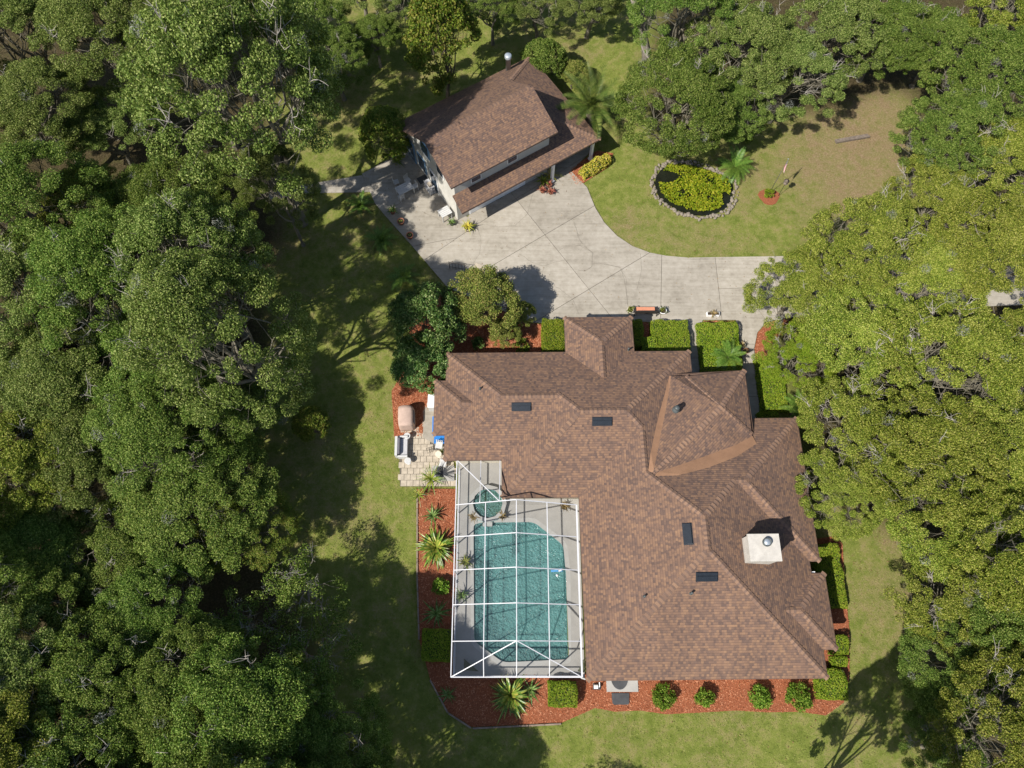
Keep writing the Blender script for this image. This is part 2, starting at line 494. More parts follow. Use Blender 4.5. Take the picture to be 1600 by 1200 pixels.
L_MOSS = leafmat('grey_moss', [(0.16, 0.17, 0.14), (0.26, 0.27, 0.23), (0.36, 0.36, 0.32)], 0.2, 0.9, 0.2, 0.1)
L_REDLEAF = leafmat('red_leaf', [(0.09, 0.02, 0.02), (0.26, 0.06, 0.05), (0.36, 0.16, 0.08)], 0.2)

# ------------------------------------------------------------------ ground
POOL_W, POOL_E = -3.47, 3.85


def P(*pts, z=0.0): return [at2(x, y, z) for x, y in pts]


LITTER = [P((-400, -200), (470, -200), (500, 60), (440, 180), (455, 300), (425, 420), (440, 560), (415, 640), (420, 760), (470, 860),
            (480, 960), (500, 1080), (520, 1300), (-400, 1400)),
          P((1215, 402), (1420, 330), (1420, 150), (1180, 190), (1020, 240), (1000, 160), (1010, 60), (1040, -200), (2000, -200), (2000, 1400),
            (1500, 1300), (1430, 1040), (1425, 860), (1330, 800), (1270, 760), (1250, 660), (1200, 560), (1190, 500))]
DIRT = [((1330, 200), 5.0, 0.42), ((1380, 280), 5.5, 0.36), ((1270, 240), 4.5, 0.22), ((1370, 160), 3.5, 0.35), ((1300, 330), 4.0, 0.20), ((980, 355), 1.6, 0.4),
        ((400, 380), 3.0, 0.5), ((1370, 850), 3.0, 0.30), ((1365, 980), 3.0, 0.22), ((380, 420), 2.5, 0.5), ((480, 700), 2.5, 0.3), ((590, 780), 2.0, 0.15),
        ((520, 160), 3.0, 0.35), ((1380, 1130), 3.0, 0.15), ((880, 60), 3.0, 0.3), ((560, 330), 2.0, 0.2), ((1180, 300), 4.0, 0.15), ((1100, 370), 3.0, 0.2)]
_rs = np.random.RandomState(3)
_wv = [(_rs.uniform(0.15, 0.9), _rs.uniform(0.15, 0.9), _rs.uniform(0, 6.28), _rs.choice([-1, 1])) for _ in range(10)]


def wob(X, Y):
    r = 0
    for a, b, p, sg in _wv: r = r + np.sin(a * X + sg * b * Y + p)
    return r / 10.0


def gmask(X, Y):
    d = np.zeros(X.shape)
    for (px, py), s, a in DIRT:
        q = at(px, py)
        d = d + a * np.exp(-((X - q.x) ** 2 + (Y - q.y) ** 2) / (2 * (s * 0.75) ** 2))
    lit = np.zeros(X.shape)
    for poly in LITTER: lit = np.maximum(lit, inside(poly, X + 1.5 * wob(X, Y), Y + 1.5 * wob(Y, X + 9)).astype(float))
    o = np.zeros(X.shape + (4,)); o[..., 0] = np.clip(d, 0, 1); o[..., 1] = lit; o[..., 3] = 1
    return o


nx, ny = 220, 190
xs = np.concatenate([[-900, -300, -120], np.linspace(-66, 66, nx), [120, 300, 900]])
ys = np.concatenate([[-900, -300, -90], np.linspace(-30, 78, ny), [140, 320, 900]])
GX, GY = np.meshgrid(xs, ys, indexing='ij')
GZ = np.where((np.abs(GX) < 60) & (GY < 75), 0.035 * wob(GX * 1.6, GY * 1.6) - 0.03, -0.03)
idx = np.arange(GX.size).reshape(GX.shape)
q = np.stack([idx[:-1, :-1], idx[1:, :-1], idx[1:, 1:], idx[:-1, 1:]], -1).reshape(-1, 4)
cx = (GX[:-1, :-1] + GX[1:, 1:]).ravel() / 2; cy = (GY[:-1, :-1] + GY[1:, 1:]).ravel() / 2
hole = (cx > POOL_W + 0.5) & (cx < POOL_E - 0.5) & (cy > -0.7) & (cy < 8.2)
q = q[~hole]
me = bpy.data.meshes.new('ground')
me.from_pydata(np.stack([GX, GY, GZ], -1).reshape(-1, 3).tolist(), [], q.tolist())
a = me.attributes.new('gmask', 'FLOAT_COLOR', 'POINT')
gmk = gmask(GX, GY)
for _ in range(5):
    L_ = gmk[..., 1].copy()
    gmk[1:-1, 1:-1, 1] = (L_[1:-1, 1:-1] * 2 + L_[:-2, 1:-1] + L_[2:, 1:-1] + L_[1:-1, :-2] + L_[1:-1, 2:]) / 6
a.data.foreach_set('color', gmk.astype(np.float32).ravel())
me.polygons.foreach_set('use_smooth', [True] * len(me.polygons))
me.materials.append(M_GROUND)
tag(obj('ground', me), kind='structure')

# outlines used both for paving and for keeping the grass off it
DRIVE_PX = [(566, 272), (640, 232), (650, 238), (730, 340), (760, 310), (862, 245), (862, 225), (890, 205), (925, 235), (892, 268), (917, 293), (930, 325), (944, 348), (964, 369),
            (988, 385), (1015, 395), (1040, 400), (1075, 403), (1130, 402), (1210, 401), (1300, 398), (1420, 396), (1560, 392), (1760, 388), (1760, 470), (1560, 478), (1420, 484), (1300, 492),
            (1225, 497), (1197, 503), (1183, 520), (1178, 545), (1182, 600), (1196, 700), (1166, 700), (1160, 640), (1160, 560), (1150, 500), (1098, 500), (1094, 510), (1095, 600), (1076, 600), (1072, 530), (1066, 505),
            (985, 502), (880, 506), (830, 504), (700, 450), (640, 380), (600, 335), (586, 318)]
DRIVE = P(*DRIVE_PX)
MULCHES = {
    'pool': P((651, 764), (712, 764), (712, 1055), (912, 1052), (1290, 1052), (1288, 1020), (1282, 905), (1272, 842), (1306, 838), (1316, 850), (1321, 930), (1327, 985), (1327, 1060), (1318, 1098), (1290, 1118), (1250, 1112),
                (1200, 1113), (1150, 1110), (1100, 1113), (1040, 1116), (1000, 1110), (960, 1112), (930, 1106), (878, 1129), (800, 1133), (738, 1136), (700, 1112), (672, 1060), (655, 1000), (652, 900)),
    'corner': P((612, 612), (640, 560), (640, 500), (700, 452), (760, 476), (830, 506), (884, 508), (884, 570), (720, 575), (692, 600), (694, 640), (664, 640), (660, 682), (616, 682)),
    'front': P((985, 504), (1012, 504), (1016, 512), (1070, 506), (1074, 530), (1077, 600), (985, 600)),
    'entry': P((1093, 512), (1100, 502), (1148, 502), (1158, 560), (1158, 640), (1095, 640)),
    'path': P((1179, 545), (1184, 520), (1198, 505), (1226, 499), (1240, 512), (1210, 530), (1196, 560), (1204, 640), (1230, 668), (1200, 700), (1186, 610)),
    'garage': P((886, 268), (932, 236), (958, 240), (950, 262), (902, 292)),
}
PATIO_POLY = P((624, 708), (630, 664), (652, 664), (652, 672), (664, 672), (664, 628), (698, 622), (712, 760), (625, 760))
DECK_POLY = [(POOL_W, -1.15), (POOL_E + 0.4, -1.15), (POOL_E + 0.4, 9.4), (0.2, 9.4), (0.2, 11.9), (POOL_W, 11.9)]

# lawn blades
rs = np.random.RandomState(11)
n = 330000
X = rs.uniform(-24, 33, n); Y = rs.uniform(-6.5, 56, n)
gm = gmask(X, Y)
keep = (rs.rand(n) > gm[:, 0] * 0.75) & (gm[:, 1] < 0.5)
for poly in [DRIVE, PATIO_POLY, DECK_POLY] + list(MULCHES.values()): keep &= ~inside(poly, X, Y)
keep &= ~((X > -3.4) & (X < 17.6) & (Y > -1) & (Y < 18.3))
keep &= ~(((X - 14.55) / 3.1) ** 2 + ((Y - 33.1) / 2.3) ** 2 < 1.0)
keep &= wob(X * 3, Y * 3) + rs.uniform(-0.5, 0.5, n) > -0.35
X, Y, gm = X[keep], Y[keep], gm[keep]
n = len(X)
an = rs.uniform(0, 6.283, n); ln = rs.uniform(0.05, 0.13, n); wd = rs.uniform(0.012, 0.03, n); hh = rs.uniform(0.03, 0.075, n)
dx, dy = np.cos(an), np.sin(an)
z0 = 0.035 * wob(X * 1.6, Y * 1.6) - 0.035
V = np.stack([np.stack([X - dy * wd, Y + dx * wd, z0], -1), np.stack([X + dy * wd, Y - dx * wd, z0], -1), np.stack([X + dx * ln, Y + dy * ln, z0 + hh], -1)], 1)
go = obj('lawn_grass', quads_mesh('lawn_grass', V, [M_GRASS], 3, attr=np.repeat(gm, 3, axis=0)))
tag(go, 'short patchy green lawn grass around the house and pond', 'grass', kind='stuff')


def sheet(name, poly, z, m, parent=None, thick=0.03):
    me = MB().prism(list(poly), z - thick, z).mesh(name, [m])
    bm = bmesh.new(); bm.from_mesh(me); bmesh.ops.triangulate(bm, faces=[f for f in bm.faces if len(f.verts) > 4]); bm.to_mesh(me); bm.free()
    return obj(name, me, None, parent)


# ------------------------------------------------------------------ driveway: slabs between joints
def cut(poly, p, nrm, off):
    o = []
    for i in range(len(poly)):
        a, b = poly[i], poly[(i + 1) % len(poly)]
        da = (a[0] - p[0]) * nrm[0] + (a[1] - p[1]) * nrm[1] - off
        db = (b[0] - p[0]) * nrm[0] + (b[1] - p[1]) * nrm[1] - off
        if da >= 0: o.append(a)
        if (da > 0) != (db > 0) and abs(da - db) > 1e-9:
            k = da / (da - db); o.append((a[0] + (b[0] - a[0]) * k, a[1] + (b[1] - a[1]) * k))
    return o


def area(p): return abs(sum(p[i][0] * p[(i + 1) % len(p)][1] - p[(i + 1) % len(p)][0] * p[i][1] for i in range(len(p)))) / 2


drive = sheet('driveway', DRIVE, 0.012, M_JOINT, thick=0.06)
tag(drive, kind='structure')
JOINTS = [((1017, 394), (871, 482)), ((934, 319), (690, 462)), ((806, 311), (953, 493)), ((715, 345), (800, 452)), ((921, 452), (1169, 450)), ((1034, 395), (1032, 500)),
          ((1117, 400), (1128, 500)), ((1210, 398), (1215, 500)), ((1169, 450), (1760, 430)), ((1330, 395), (1330, 492)), ((1450, 392), (1450, 486)), ((1600, 390), (1600, 480)), ((880, 266), (806, 311)), ((806, 311), (715, 372)),
          ((715, 372), (630, 388)), ((600, 335), (650, 300)), ((1178, 538), (1140, 538)), ((1190, 620), (1150, 620)), ((1060, 560), (1100, 560))]
pieces = [DRIVE]
for a, b in JOINTS:
    a, b = at2(*a), at2(*b)
    d = (b[0] - a[0], b[1] - a[1]); L = math.hypot(*d); nr = (-d[1] / L, d[0] / L)
    new = []
    for pc in pieces:
        c1, c2 = cut(pc, a, nr, 0.016), cut(pc, a, (-nr[0], -nr[1]), 0.016)
        mids = [(a[0] + d[0] * k, a[1] + d[1] * k) for k in np.linspace(0.06, 0.94, 12)]
        hit = inside(pc, np.array([m[0] for m in mids]), np.array([m[1] for m in mids])).sum()
        ch = [k for k in np.linspace(-60, 60, 600) if True]
        cx_ = np.array([a[0] + d[0] / L * k for k in ch]); cy_ = np.array([a[1] + d[1] / L * k for k in ch])
        full = inside(pc, cx_, cy_).sum() * 0.2
        if hit and area(c1) > 0.5 and area(c2) > 0.5 and hit / 12.0 * L > 0.45 * full: new += [c1, c2]
        else: new.append(pc)
    pieces = new
for pc in pieces: sheet('slab', pc, 0.05 + random.uniform(-0.004, 0.004), M_CONC, drive, 0.045)


def r2(x, y): return (880 + x * 0.375, 120 + y * 0.375)
def r3(x, y): return (560 + x * 0.275, 380 + y * 0.275)


CRACKS = [[r2(*p) for p in ((45, 600), (70, 680), (85, 705), (125, 735), (120, 790), (90, 810), (50, 805))], [r2(*p) for p in ((0, 705), (45, 700), (85, 705))],
          [r2(*p) for p in ((120, 780), (180, 780), (240, 795), (262, 880), (270, 960))], [r3(*p) for p in ((915, 60), (990, 110), (1055, 130), (1110, 110), (1175, 95))],
          [r3(*p) for p in ((1055, 135), (1045, 165), (1060, 220), (1130, 250), (1220, 320), (1250, 400))], [r3(*p) for p in ((1140, 40), (1180, 20), (1260, 15), (1330, 50), (1325, 130), (1300, 155), (1230, 160))],
          [r3(*p) for p in ((1370, 115), (1480, 135), (1520, 200), (1530, 350))], [(833, 300), (828, 318), (824, 335)], [(824, 335), (805, 352), (779, 355), (750, 350)], [(897, 347), (905, 375), (925, 395)],
          [(745, 352), (752, 372), (750, 395), (735, 420)], [(660, 330), (690, 345), (715, 352)], [(1000, 395), (1003, 420), (995, 452)]]
ck = MB()
for c in CRACKS:
    w = [at(x, y, 0.056) for x, y in c]
    pts = []
    for a, b in zip(w[:-1], w[1:]):
        m = max(2, int((b - a).length / 0.2))
        for i in range(m): pts.append(a.lerp(b, i / m) + Vector((random.uniform(-.03, .03), random.uniform(-.03, .03), 0)))
    pts.append(w[-1])
    for a, b in zip(pts[:-1], pts[1:]):
        d = (b - a).normalized(); s_ = Vector((-d.y, d.x, 0)) * 0.010
        ck.face([a - s_, b - s_, b + s_, a + s_])
tag(ck.build('crack_lines', M_CRACK, drive), kind='stuff')

walk = sheet('side_path', P((566, 274), (480, 288), (420, 300), (420, 312), (484, 302), (580, 300)), 0.03, M_CONC, thick=0.05)
tag(walk, kind='structure')

# ------------------------------------------------------------------ mulch beds
for nm, poly in MULCHES.items():
    bed = tag(sheet('mulch_bed', poly, 0.03, M_MULCH, thick=0.06), kind='structure')
    xs_ = [p[0] for p in poly]; ys_ = [p[1] for p in poly]
    n = int(area(poly) * 260)
    X = rs.uniform(min(xs_), max(xs_), n * 2); Y = rs.uniform(min(ys_), max(ys_), n * 2)
    k = inside(poly, X, Y); X, Y = X[k][:n], Y[k][:n]; n = len(X)
    an = rs.uniform(0, 6.283, n); l = rs.uniform(0.02, 0.06, n); w = rs.uniform(0.007, 0.02, n); tl = rs.uniform(-0.02, 0.03, n)
    dx, dy = np.cos(an), np.sin(an)
    zz = 0.045 + rs.uniform(-0.008, 0.02, n)
    V = np.stack([np.stack([X - dx * l - dy * w, Y - dy * l + dx * w, zz], -1), np.stack([X - dx * l + dy * w, Y - dy * l - dx * w, zz], -1),
                  np.stack([X + dx * l + dy * w, Y + dy * l - dx * w, zz + tl], -1), np.stack([X + dx * l - dy * w, Y + dy * l + dx * w, zz + tl], -1)], 1)
    tag(obj('wood_chips', quads_mesh('wood_chips', V, [M_CHIP]), None, bed), kind='stuff')


def edging(label, pts, seg=0.9):
    r = thing('bed_edging', label, 'edging', at(*pts[0]))
    o = r.location.copy()
    for a, b in zip(pts[:-1], pts[1:]):
        a, b = at(*a) - o, at(*b) - o
        m = max(1, int((b - a).length / seg))
        for i in range(m):
            p, q_ = a.lerp(b, (i + 0.02) / m), a.lerp(b, (i + 0.98) / m)
            MB().beam((p.x, p.y, 0.05), (q_.x, q_.y, 0.05 + random.uniform(-.01, .01)), 0.09, 0.12).build('edging_block', M_EDGE, r)


edging('low grey edging strip along left side of the poolside mulch bed', [(652, 770), (652, 900), (655, 1000)])
edging('straight timber edging below the mulch bed at the pool corner', [(738, 1138), (800, 1135), (877, 1131)])
edging('dark diagonal edging cutting the shaded mulch bed corner', [(672, 1062), (700, 1114), (737, 1138)])

# ------------------------------------------------------------------ house
EAVE, PITCH = 2.8, 0.45
HX, HY = 7.0, 9.0
house = thing('house', 'large single storey house with brown shingle hip roof beside the pool', 'house', (HX, HY, 0), 0.010)
RECTS = [(4.0, 17.25, -1.22, 13.83), (4.1, 17.86, 5.06, 13.83), (9.0, 18.01, 0.25, 4.41), (-0.62, 11.62, 8.95, 18.46), (4.0, 11.62, -1.22, 18.46), (-4.15, 10.5, 11.30, 18.46), (-4.85, 2.8, 12.93, 16.55), (3.55, 8.03, 10.0, 20.95)]
OFFZ = [0.0, -0.001, 0.001, 0.002, -0.003, -0.002, 0.003, 0.004]


def rect_z(i, x, y):
    x0, x1, y0, y1 = RECTS[i]
    return EAVE + OFFZ[i] + PITCH * min(x - x0, x1 - x, y - y0, y1 - y)


def roof_z(x, y): return max(rect_z(i, x, y) for i in range(len(RECTS)))


def H(x, y, z): return (x - HX, y - HY, z)


rm, fm, wm = MB(), MB(), MB()
SL = math.sqrt(1 + PITCH ** 2)
HIPS = []
for i, (x0, x1, y0, y1) in enumerate(RECTS):
    e = EAVE + OFFZ[i]
    w, l = x1 - x0, y1 - y0
    if w <= l: A, B = (x0 + w / 2, y0 + w / 2), (x0 + w / 2, y1 - w / 2)
    else: A, B = (x0 + l / 2, y0 + l / 2), (x1 - l / 2, y0 + l / 2)
    zt = e + PITCH * min(w, l) / 2
    SW, SE, NE, NW = (x0, y0), (x1, y0), (x1, y1), (x0, y1)
    if w <= l: fs = [('S', [SW, SE, A]), ('E', [SE, NE, B, A]), ('N', [NE, NW, B]), ('W', [NW, SW, A, B])]; hp = [(SW, A), (SE, A), (NE, B), (NW, B), (A, B)]
    else: fs = [('S', [SW, SE, B, A]), ('E', [SE, NE, B]), ('N', [NE, NW, A, B]), ('W', [NW, SW, A])]; hp = [(SW, A), (NW, A), (SE, B), (NE, B), (A, B)]
    for side, ps in fs:
        pts = [(p[0], p[1], zt if p in (A, B) and p not in (SW, SE, NE, NW) else e) for p in ps]
        uv = [((p[0] if side in 'SN' else p[1]), (p[2] - EAVE) / PITCH * SL + 0.7) for p in pts]
        rm.face([H(*p) for p in pts], uv)
    HIPS += [(i, a, b) for a, b in hp]
    for a, b in ((SW, SE), (SE, NE), (NE, NW), (NW, SW)):
        fm.face([H(a[0], a[1], e - 0.17), H(b[0], b[1], e - 0.17), H(b[0], b[1], e - 0.002), H(a[0], a[1], e - 0.002)])
    fm.face([H(p[0], p[1], e - 0.17) for p in (SW, NW, NE, SE)])
    k = 0.5 + i * 0.008
    wm.box(x0 + k - HX, x1 - k - HX, y0 + k - HY, y1 - k - HY, -0.05, e - 0.16 - i * 0.004)
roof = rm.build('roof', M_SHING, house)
fm.build('fascia', M_FASCIA, house)
wm.build('wall', M_STUCCO, house)
cm = MB()


def caps(mb, a, b, zf, vis, step=0.27, half=0.165, lift=0.008, conv=lambda x, y, z: (x, y, z)):
    d = Vector((b[0] - a[0], b[1] - a[1])); L = d.length
    if L < 0.3: return
    d /= L; s_ = Vector((-d.y, d.x))
    n = int(L / step)
    for k in range(n):
        p0, p1 = Vector(a) + d * (k * step), Vector(a) + d * (k * step + step * 1.12)
        mid = (p0 + p1) / 2
        if not vis(mid.x, mid.y): continue
        q = []
        for p, lf in ((p0, lift + 0.045), (p1, lift)):
            for o in (-half, 0, half):
                w_ = p + s_ * o
                q.append(conv(w_.x, w_.y, zf(w_.x, w_.y) + lf + (0.008 if o == 0 else 0)))
        mq = [tuple(np.array(q[j]) * .5 + np.array(q[j + 3]) * .5) for j in range(3)]
        mb.mesh_part([q[0], q[1], q[2]] + mq, [(0, 1, 4, 3), (1, 2, 5, 4)])
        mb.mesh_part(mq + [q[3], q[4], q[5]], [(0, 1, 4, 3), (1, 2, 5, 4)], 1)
        mb.mesh_part([q[0], q[1], q[2], (q[0][0], q[0][1], q[0][2] - .035), (q[1][0], q[1][1], q[1][2] - .035), (q[2][0], q[2][1], q[2][2] - .035)], [(0, 3, 4, 1), (1, 4, 5, 2)])


# raised entrance roof set diagonally over the front corner
TE = 3.35
NE_ = at(1166, 580, TE); XE, YN = NE_.x, NE_.y
WC_ = at(1049, 585, TE)
zp = 4.0
for _ in range(30):
    p = at(1129, 637, zp); zp = 0.5 * zp + 0.5 * (TE + PITCH * 0.5 * ((YN - p.y) + (XE - p.x)))
PT = at(1129, 637, zp)
S0 = at(1019, 744, zp + 0.05)
EC = at(1181, 692, TE)
NWH = at(1073, 589, TE + 0.08)
SEH = at(1176, 681, TE + 0.08)


def zT(x, y):   # flashing side: how high the diagonal roof's lower edge stands
    return TE


ent = MB()


def on_main(px, py, up=0.015):
    z = 3.8
    for _ in range(40):
        p = at(px, py, z); z = 0.5 * z + 0.5 * max(EAVE, roof_z(p.x, p.y))
    p = at(px, py, z)
    return Vector((p.x, p.y, z + up))


def edge_up(pxs, za, zb):
    o = []
    for k, (x, y) in enumerate(pxs):
        z = za + (zb - za) * k / (len(pxs) - 1)
        q = at(x, y, z); q2 = at(x, y, max(z, max(EAVE, roof_z(q.x, q.y)) + 0.10))
        o.append(q2)
    return o


LE = edge_up([(1050.5, 588), (1046, 617), (1040.6, 646), (1034, 676), (1028, 706), (1022, 734)], TE + .02, zp - .12)
LO = [on_main(x, y) for x, y in ((1047.5, 588), (1040, 617), (1031.5, 646), (1024, 676), (1017.5, 706), (1013, 737))]
RE = edge_up([(1177, 683), (1150, 697), (1105, 713), (1066, 726), (1029, 738)], TE + .02, zp - .12)
RO = [on_main(x, y) for x, y in ((1183, 695), (1152, 715), (1107, 732), (1066, 742), (1019, 750))]
Wl, Sl, El, Sr = LE[0], LE[-1], RE[0], RE[-1]


def efa(pts, dirv):
    u = Vector(dirv).normalized()
    w = Vector((-u.y, u.x, 0))
    ent.face([H(p[0], p[1], p[2]) for p in pts], [(Vector(p).dot(u), Vector(p).dot(w) * SL) for p in pts])


efa([NWH, PT, NE_], (1, 0, 0)); efa([NE_, PT, SEH], (0, 1, 0))
for k in range(len(LE) - 1):      # fans from the diagonal ridge down to each flashed edge
    f0, f1 = k / (len(LE) - 1), (k + 1) / (len(LE) - 1)
    efa([LE[k], LE[k + 1], PT.lerp(S0, f1), PT.lerp(S0, f0)], (1, 1, 0))
efa([LE[0], PT, NWH], (1, 1, 0))
for k in range(len(RE) - 1):
    f0, f1 = k / (len(RE) - 1), (k + 1) / (len(RE) - 1)
    efa([RE[k], PT.lerp(S0, f0), PT.lerp(S0, f1), RE[k + 1]], (1, 1, 0))
efa([RE[0], SEH, PT], (1, 1, 0))
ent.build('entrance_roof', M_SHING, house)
fl = MB()
for A_, B_ in ((LE, LO), (RE, RO)):
    for k in range(len(A_) - 1): fl.face([H(*B_[k]), H(*B_[k + 1]), H(*A_[k + 1]), H(*A_[k])])
fl.face([H(*LO[-1]), H(*RO[-1]), H(*RE[-1]), H(*S0), H(*LE[-1])])
fl.build('flashing', M_FLASH, house)
ef = MB()
for a, b in ((WC_, NE_), (NE_, EC)):
    ef.face([H(a.x, a.y, TE - 0.22), H(b.x, b.y, TE - 0.22), H(b.x, b.y, TE - 0.003), H(a.x, a.y, TE - 0.003)])
ef.face([H(WC_.x, WC_.y, TE - .2), H(EC.x, EC.y, TE - .2), H(NE_.x, NE_.y, TE - .2)])
ef.build('entrance_fascia', M_FASCIA, house)
pw = MB()
pw.box(11.3 - HX, XE - 0.75 - HX, 13.4 - HY, YN - 0.9 - HY, -0.05, TE - 0.24)
pw.build('entrance_wall', M_STUCCO, house)
for cxx, cyy in ((XE - 0.4, YN - 0.4), (WC_.x + 0.9, YN - 0.4), (XE - 0.4, YN - 3.4)):
    MB().lathe([(0.16, 0), (0.16, 0.12), (0.12, 0.16), (0.11, TE - 0.5), (0.17, TE - 0.4), (0.17, TE - 0.22)], 14, H(cxx, cyy, 0)).build('porch_column', M_WHITE, house, True)


def ent_cover(x, y):   # is the point under the entrance roof
    return inside([(Wl.x, Wl.y), (Sl.x, Sl.y), (S0.x, S0.y), (Sr.x, Sr.y), (El.x, El.y), (NE_.x, NE_.y)], np.array([x]), np.array([y]))[0]


def crease(x, y, a, b):
    L = math.hypot(b[0] - a[0], b[1] - a[1]); sx_, sy_ = -(b[1] - a[1]) / L * .25, (b[0] - a[0]) / L * .25
    return roof_z(x, y) - max(roof_z(x + sx_, y + sy_), roof_z(x - sx_, y - sy_)) > 0.04


for i, a, b in HIPS:
    caps(cm, a, b, lambda x, y, i=i: rect_z(i, x, y), lambda x, y, i=i, a=a, b=b: rect_z(i, x, y) >= roof_z(x, y) - 0.025 and not ent_cover(x, y) and crease(x, y, a, b), conv=lambda x, y, z: H(x, y, z))


def seg_caps(mb, A, B, droop, conv):
    A, B = Vector(A), Vector(B)
    d2 = Vector((B.x - A.x, B.y - A.y)).normalized(); s_ = Vector((-d2.y, d2.x))

    def zf(x, y):
        r = Vector((x - A.x, y - A.y)); k = r.dot(d2) / Vector((B.x - A.x, B.y - A.y)).length
        return A.z + (B.z - A.z) * k - abs(r.dot(s_)) * droop + 0.006
    caps(mb, (A.x, A.y), (B.x, B.y), zf, lambda x, y: True, conv=conv)


for a, b in ((NWH, PT), (SEH, PT), (NE_, PT), (PT, S0)): seg_caps(cm, a, b, 0.30, lambda x, y, z: H(x, y, z))
tag(cm.build('ridge_caps', [M_CAP, M_CAP_SHADE], roof), kind='stuff')


def on_roof(px, py):
    z = 4.0
    for _ in range(40):
        p = at(px, py, z); z = 0.5 * z + 0.5 * roof_z(p.x, p.y)
    return at(px, py, z)


def slope_dir(p):
    e = 0.05
    return Vector(((roof_z(p.x + e, p.y) - roof_z(p.x - e, p.y)) / (2 * e), (roof_z(p.x, p.y + e) - roof_z(p.x, p.y - e)) / (2 * e)))


for px, py, dx in ((816, 634, 'x'), (942, 658, 'x'), (1074, 835, 'y'), (1103, 902, 'x')):
    p = on_roof(px, py); g = slope_dir(p)
    nrm = Vector((-g.x, -g.y, 1)).normalized(); ax = Vector((1, 0, 0)) if dx == 'x' else Vector((0, 1, 0))
    ax = (ax - nrm * ax.dot(nrm)).normalized(); ay = nrm.cross(ax)
    M = Matrix(((ax.x, ay.x, nrm.x, p.x - HX), (ax.y, ay.y, nrm.y, p.y - HY), (ax.z, ay.z, nrm.z, p.z), (0, 0, 0, 1)))
    mb = MB()
    mb.box(-0.60, 0.60, -0.27, 0.27, -0.02, 0.03, 0, M)
    mb.box(-0.55, 0.55, -0.22, 0.06, 0.03, 0.13, 0, M).box(-0.57, 0.57, 0.06, 0.24, 0.03, 0.09, 0, M)
    mb.build('roof_vent', M_BLACK, roof)
for px, py, r, hh_ in ((1058, 637, 0.13, 0.35), (752, 606, 0.05, 0.3), (1005, 932, 0.05, 0.3), (1078, 928, 0.06, 0.35), (984, 547, 0.05, 0.3)):
    p = on_roof(px, py) if px != 1058 else at(1058, 640, 4.55)
    MB().lathe([(r * 1.8, -0.15), (r * 1.6, 0.03), (r, 0.06), (r, hh_ * .75), (r * 1.25, hh_ * .8), (r * 1.2, hh_ * .95), (0.01, hh_)], 10, H(p.x, p.y, p.z)).build('vent_pipe', M_PIPE, roof, True)

# chimney
CT = 6.0
c0, c1 = at(1172, 879, CT), at(1216, 836, CT)
chx, chy = (c0.x + c1.x) / 2 - HX, (c0.y + c1.y) / 2 - HY
hw, hd = abs(c1.x - c0.x) / 2, abs(c1.y - c0.y) / 2
chm = MB().box(chx - hw * .92, chx + hw * .92, chy - hd * .92, chy + hd * .92, 3.0, CT - 0.18).build('chimney', M_CHIM, house)
MB().box(chx - hw, chx + hw, chy - hd, chy + hd, CT - 0.16, CT).build('chimney_cap', M_CHIM, chm)
f = at(1198, 849, CT + 0.1)
MB().lathe([(0.235, 0), (0.235, 0.20), (0.20, 0.205), (0.20, 0.06), (0.0, 0.05)], 20, H(f.x, f.y, CT + 0.001)).build('flue', M_PIPE, chm, True)
MB().lathe([(0.19, 0.14), (0.17, 0.17), (0.0, 0.19)], 20, H(f.x, f.y, CT)).build('flue_cap', M_GALV, chm, True)
# gutters, downpipe, doors and windows below the eaves
for (wx, wy, ww, face) in ((7.5, -0.72, 1.6, 's'), (11.0, -0.72, 1.8, 's'), (14.5, -0.72, 1.6, 's'), (-3.65, 17.3, 1.2, 'w'), (17.36, 7.5, 1.5, 'e'), (17.36, 11.0, 1.5, 'e'), (9.6, 17.95, 1.6, 'n'), (-1.0, 17.92, 1.4, 'n')):
    lx, ly = wx - HX, wy - HY
    if face in 'sn':
        sg = -1 if face == 's' else 1
        f_ = MB().box(lx - ww / 2, lx + ww / 2, ly - .06, ly + .06, 0.9, 2.2).build('window', M_WHITE, house)
        MB().box(lx - ww / 2 + .07, lx + ww / 2 - .07, ly + sg * .065 - .01, ly + sg * .065 + .01, 0.97, 2.13).build('pane', M_GLASS, f_)
    else:
        sg = -1 if face == 'w' else 1
        f_ = MB().box(lx - .06, lx + .06, ly - ww / 2, ly + ww / 2, 0.9, 2.2).build('window', M_WHITE, house)
        MB().box(lx + sg * .065 - .01, lx + sg * .065 + .01, ly - ww / 2 + .07, ly + ww / 2 - .07, 0.97, 2.13).build('pane', M_GLASS, f_)
MB().beam(H(3.93, -1.12, 2.7), H(3.93, -1.12, 0.05), 0.07, 0.07).build('downpipe', M_WHITE, house)
MB().beam(H(17.5, 4.47, 2.7), H(17.2, 4.47, 2.6), 0.06, 0.06).build('gutter_outlet', M_WHITE, house)

# ------------------------------------------------------------------ garage with upper storey
GA = math.radians(32.79)
g0 = at(725, 332, 2.6)
gar = thing('garage', 'two storey garage with brown shingle roof and cream walls on the driveway', 'garage', (g0.x, g0.y, 0), GA)


def gfrom(px, py, z):
    p = at(px, py, z) - Vector((g0.x, g0.y, 0))
    return (p.x * math.cos(GA) + p.y * math.sin(GA), -p.x * math.sin(GA) + p.y * math.cos(GA))


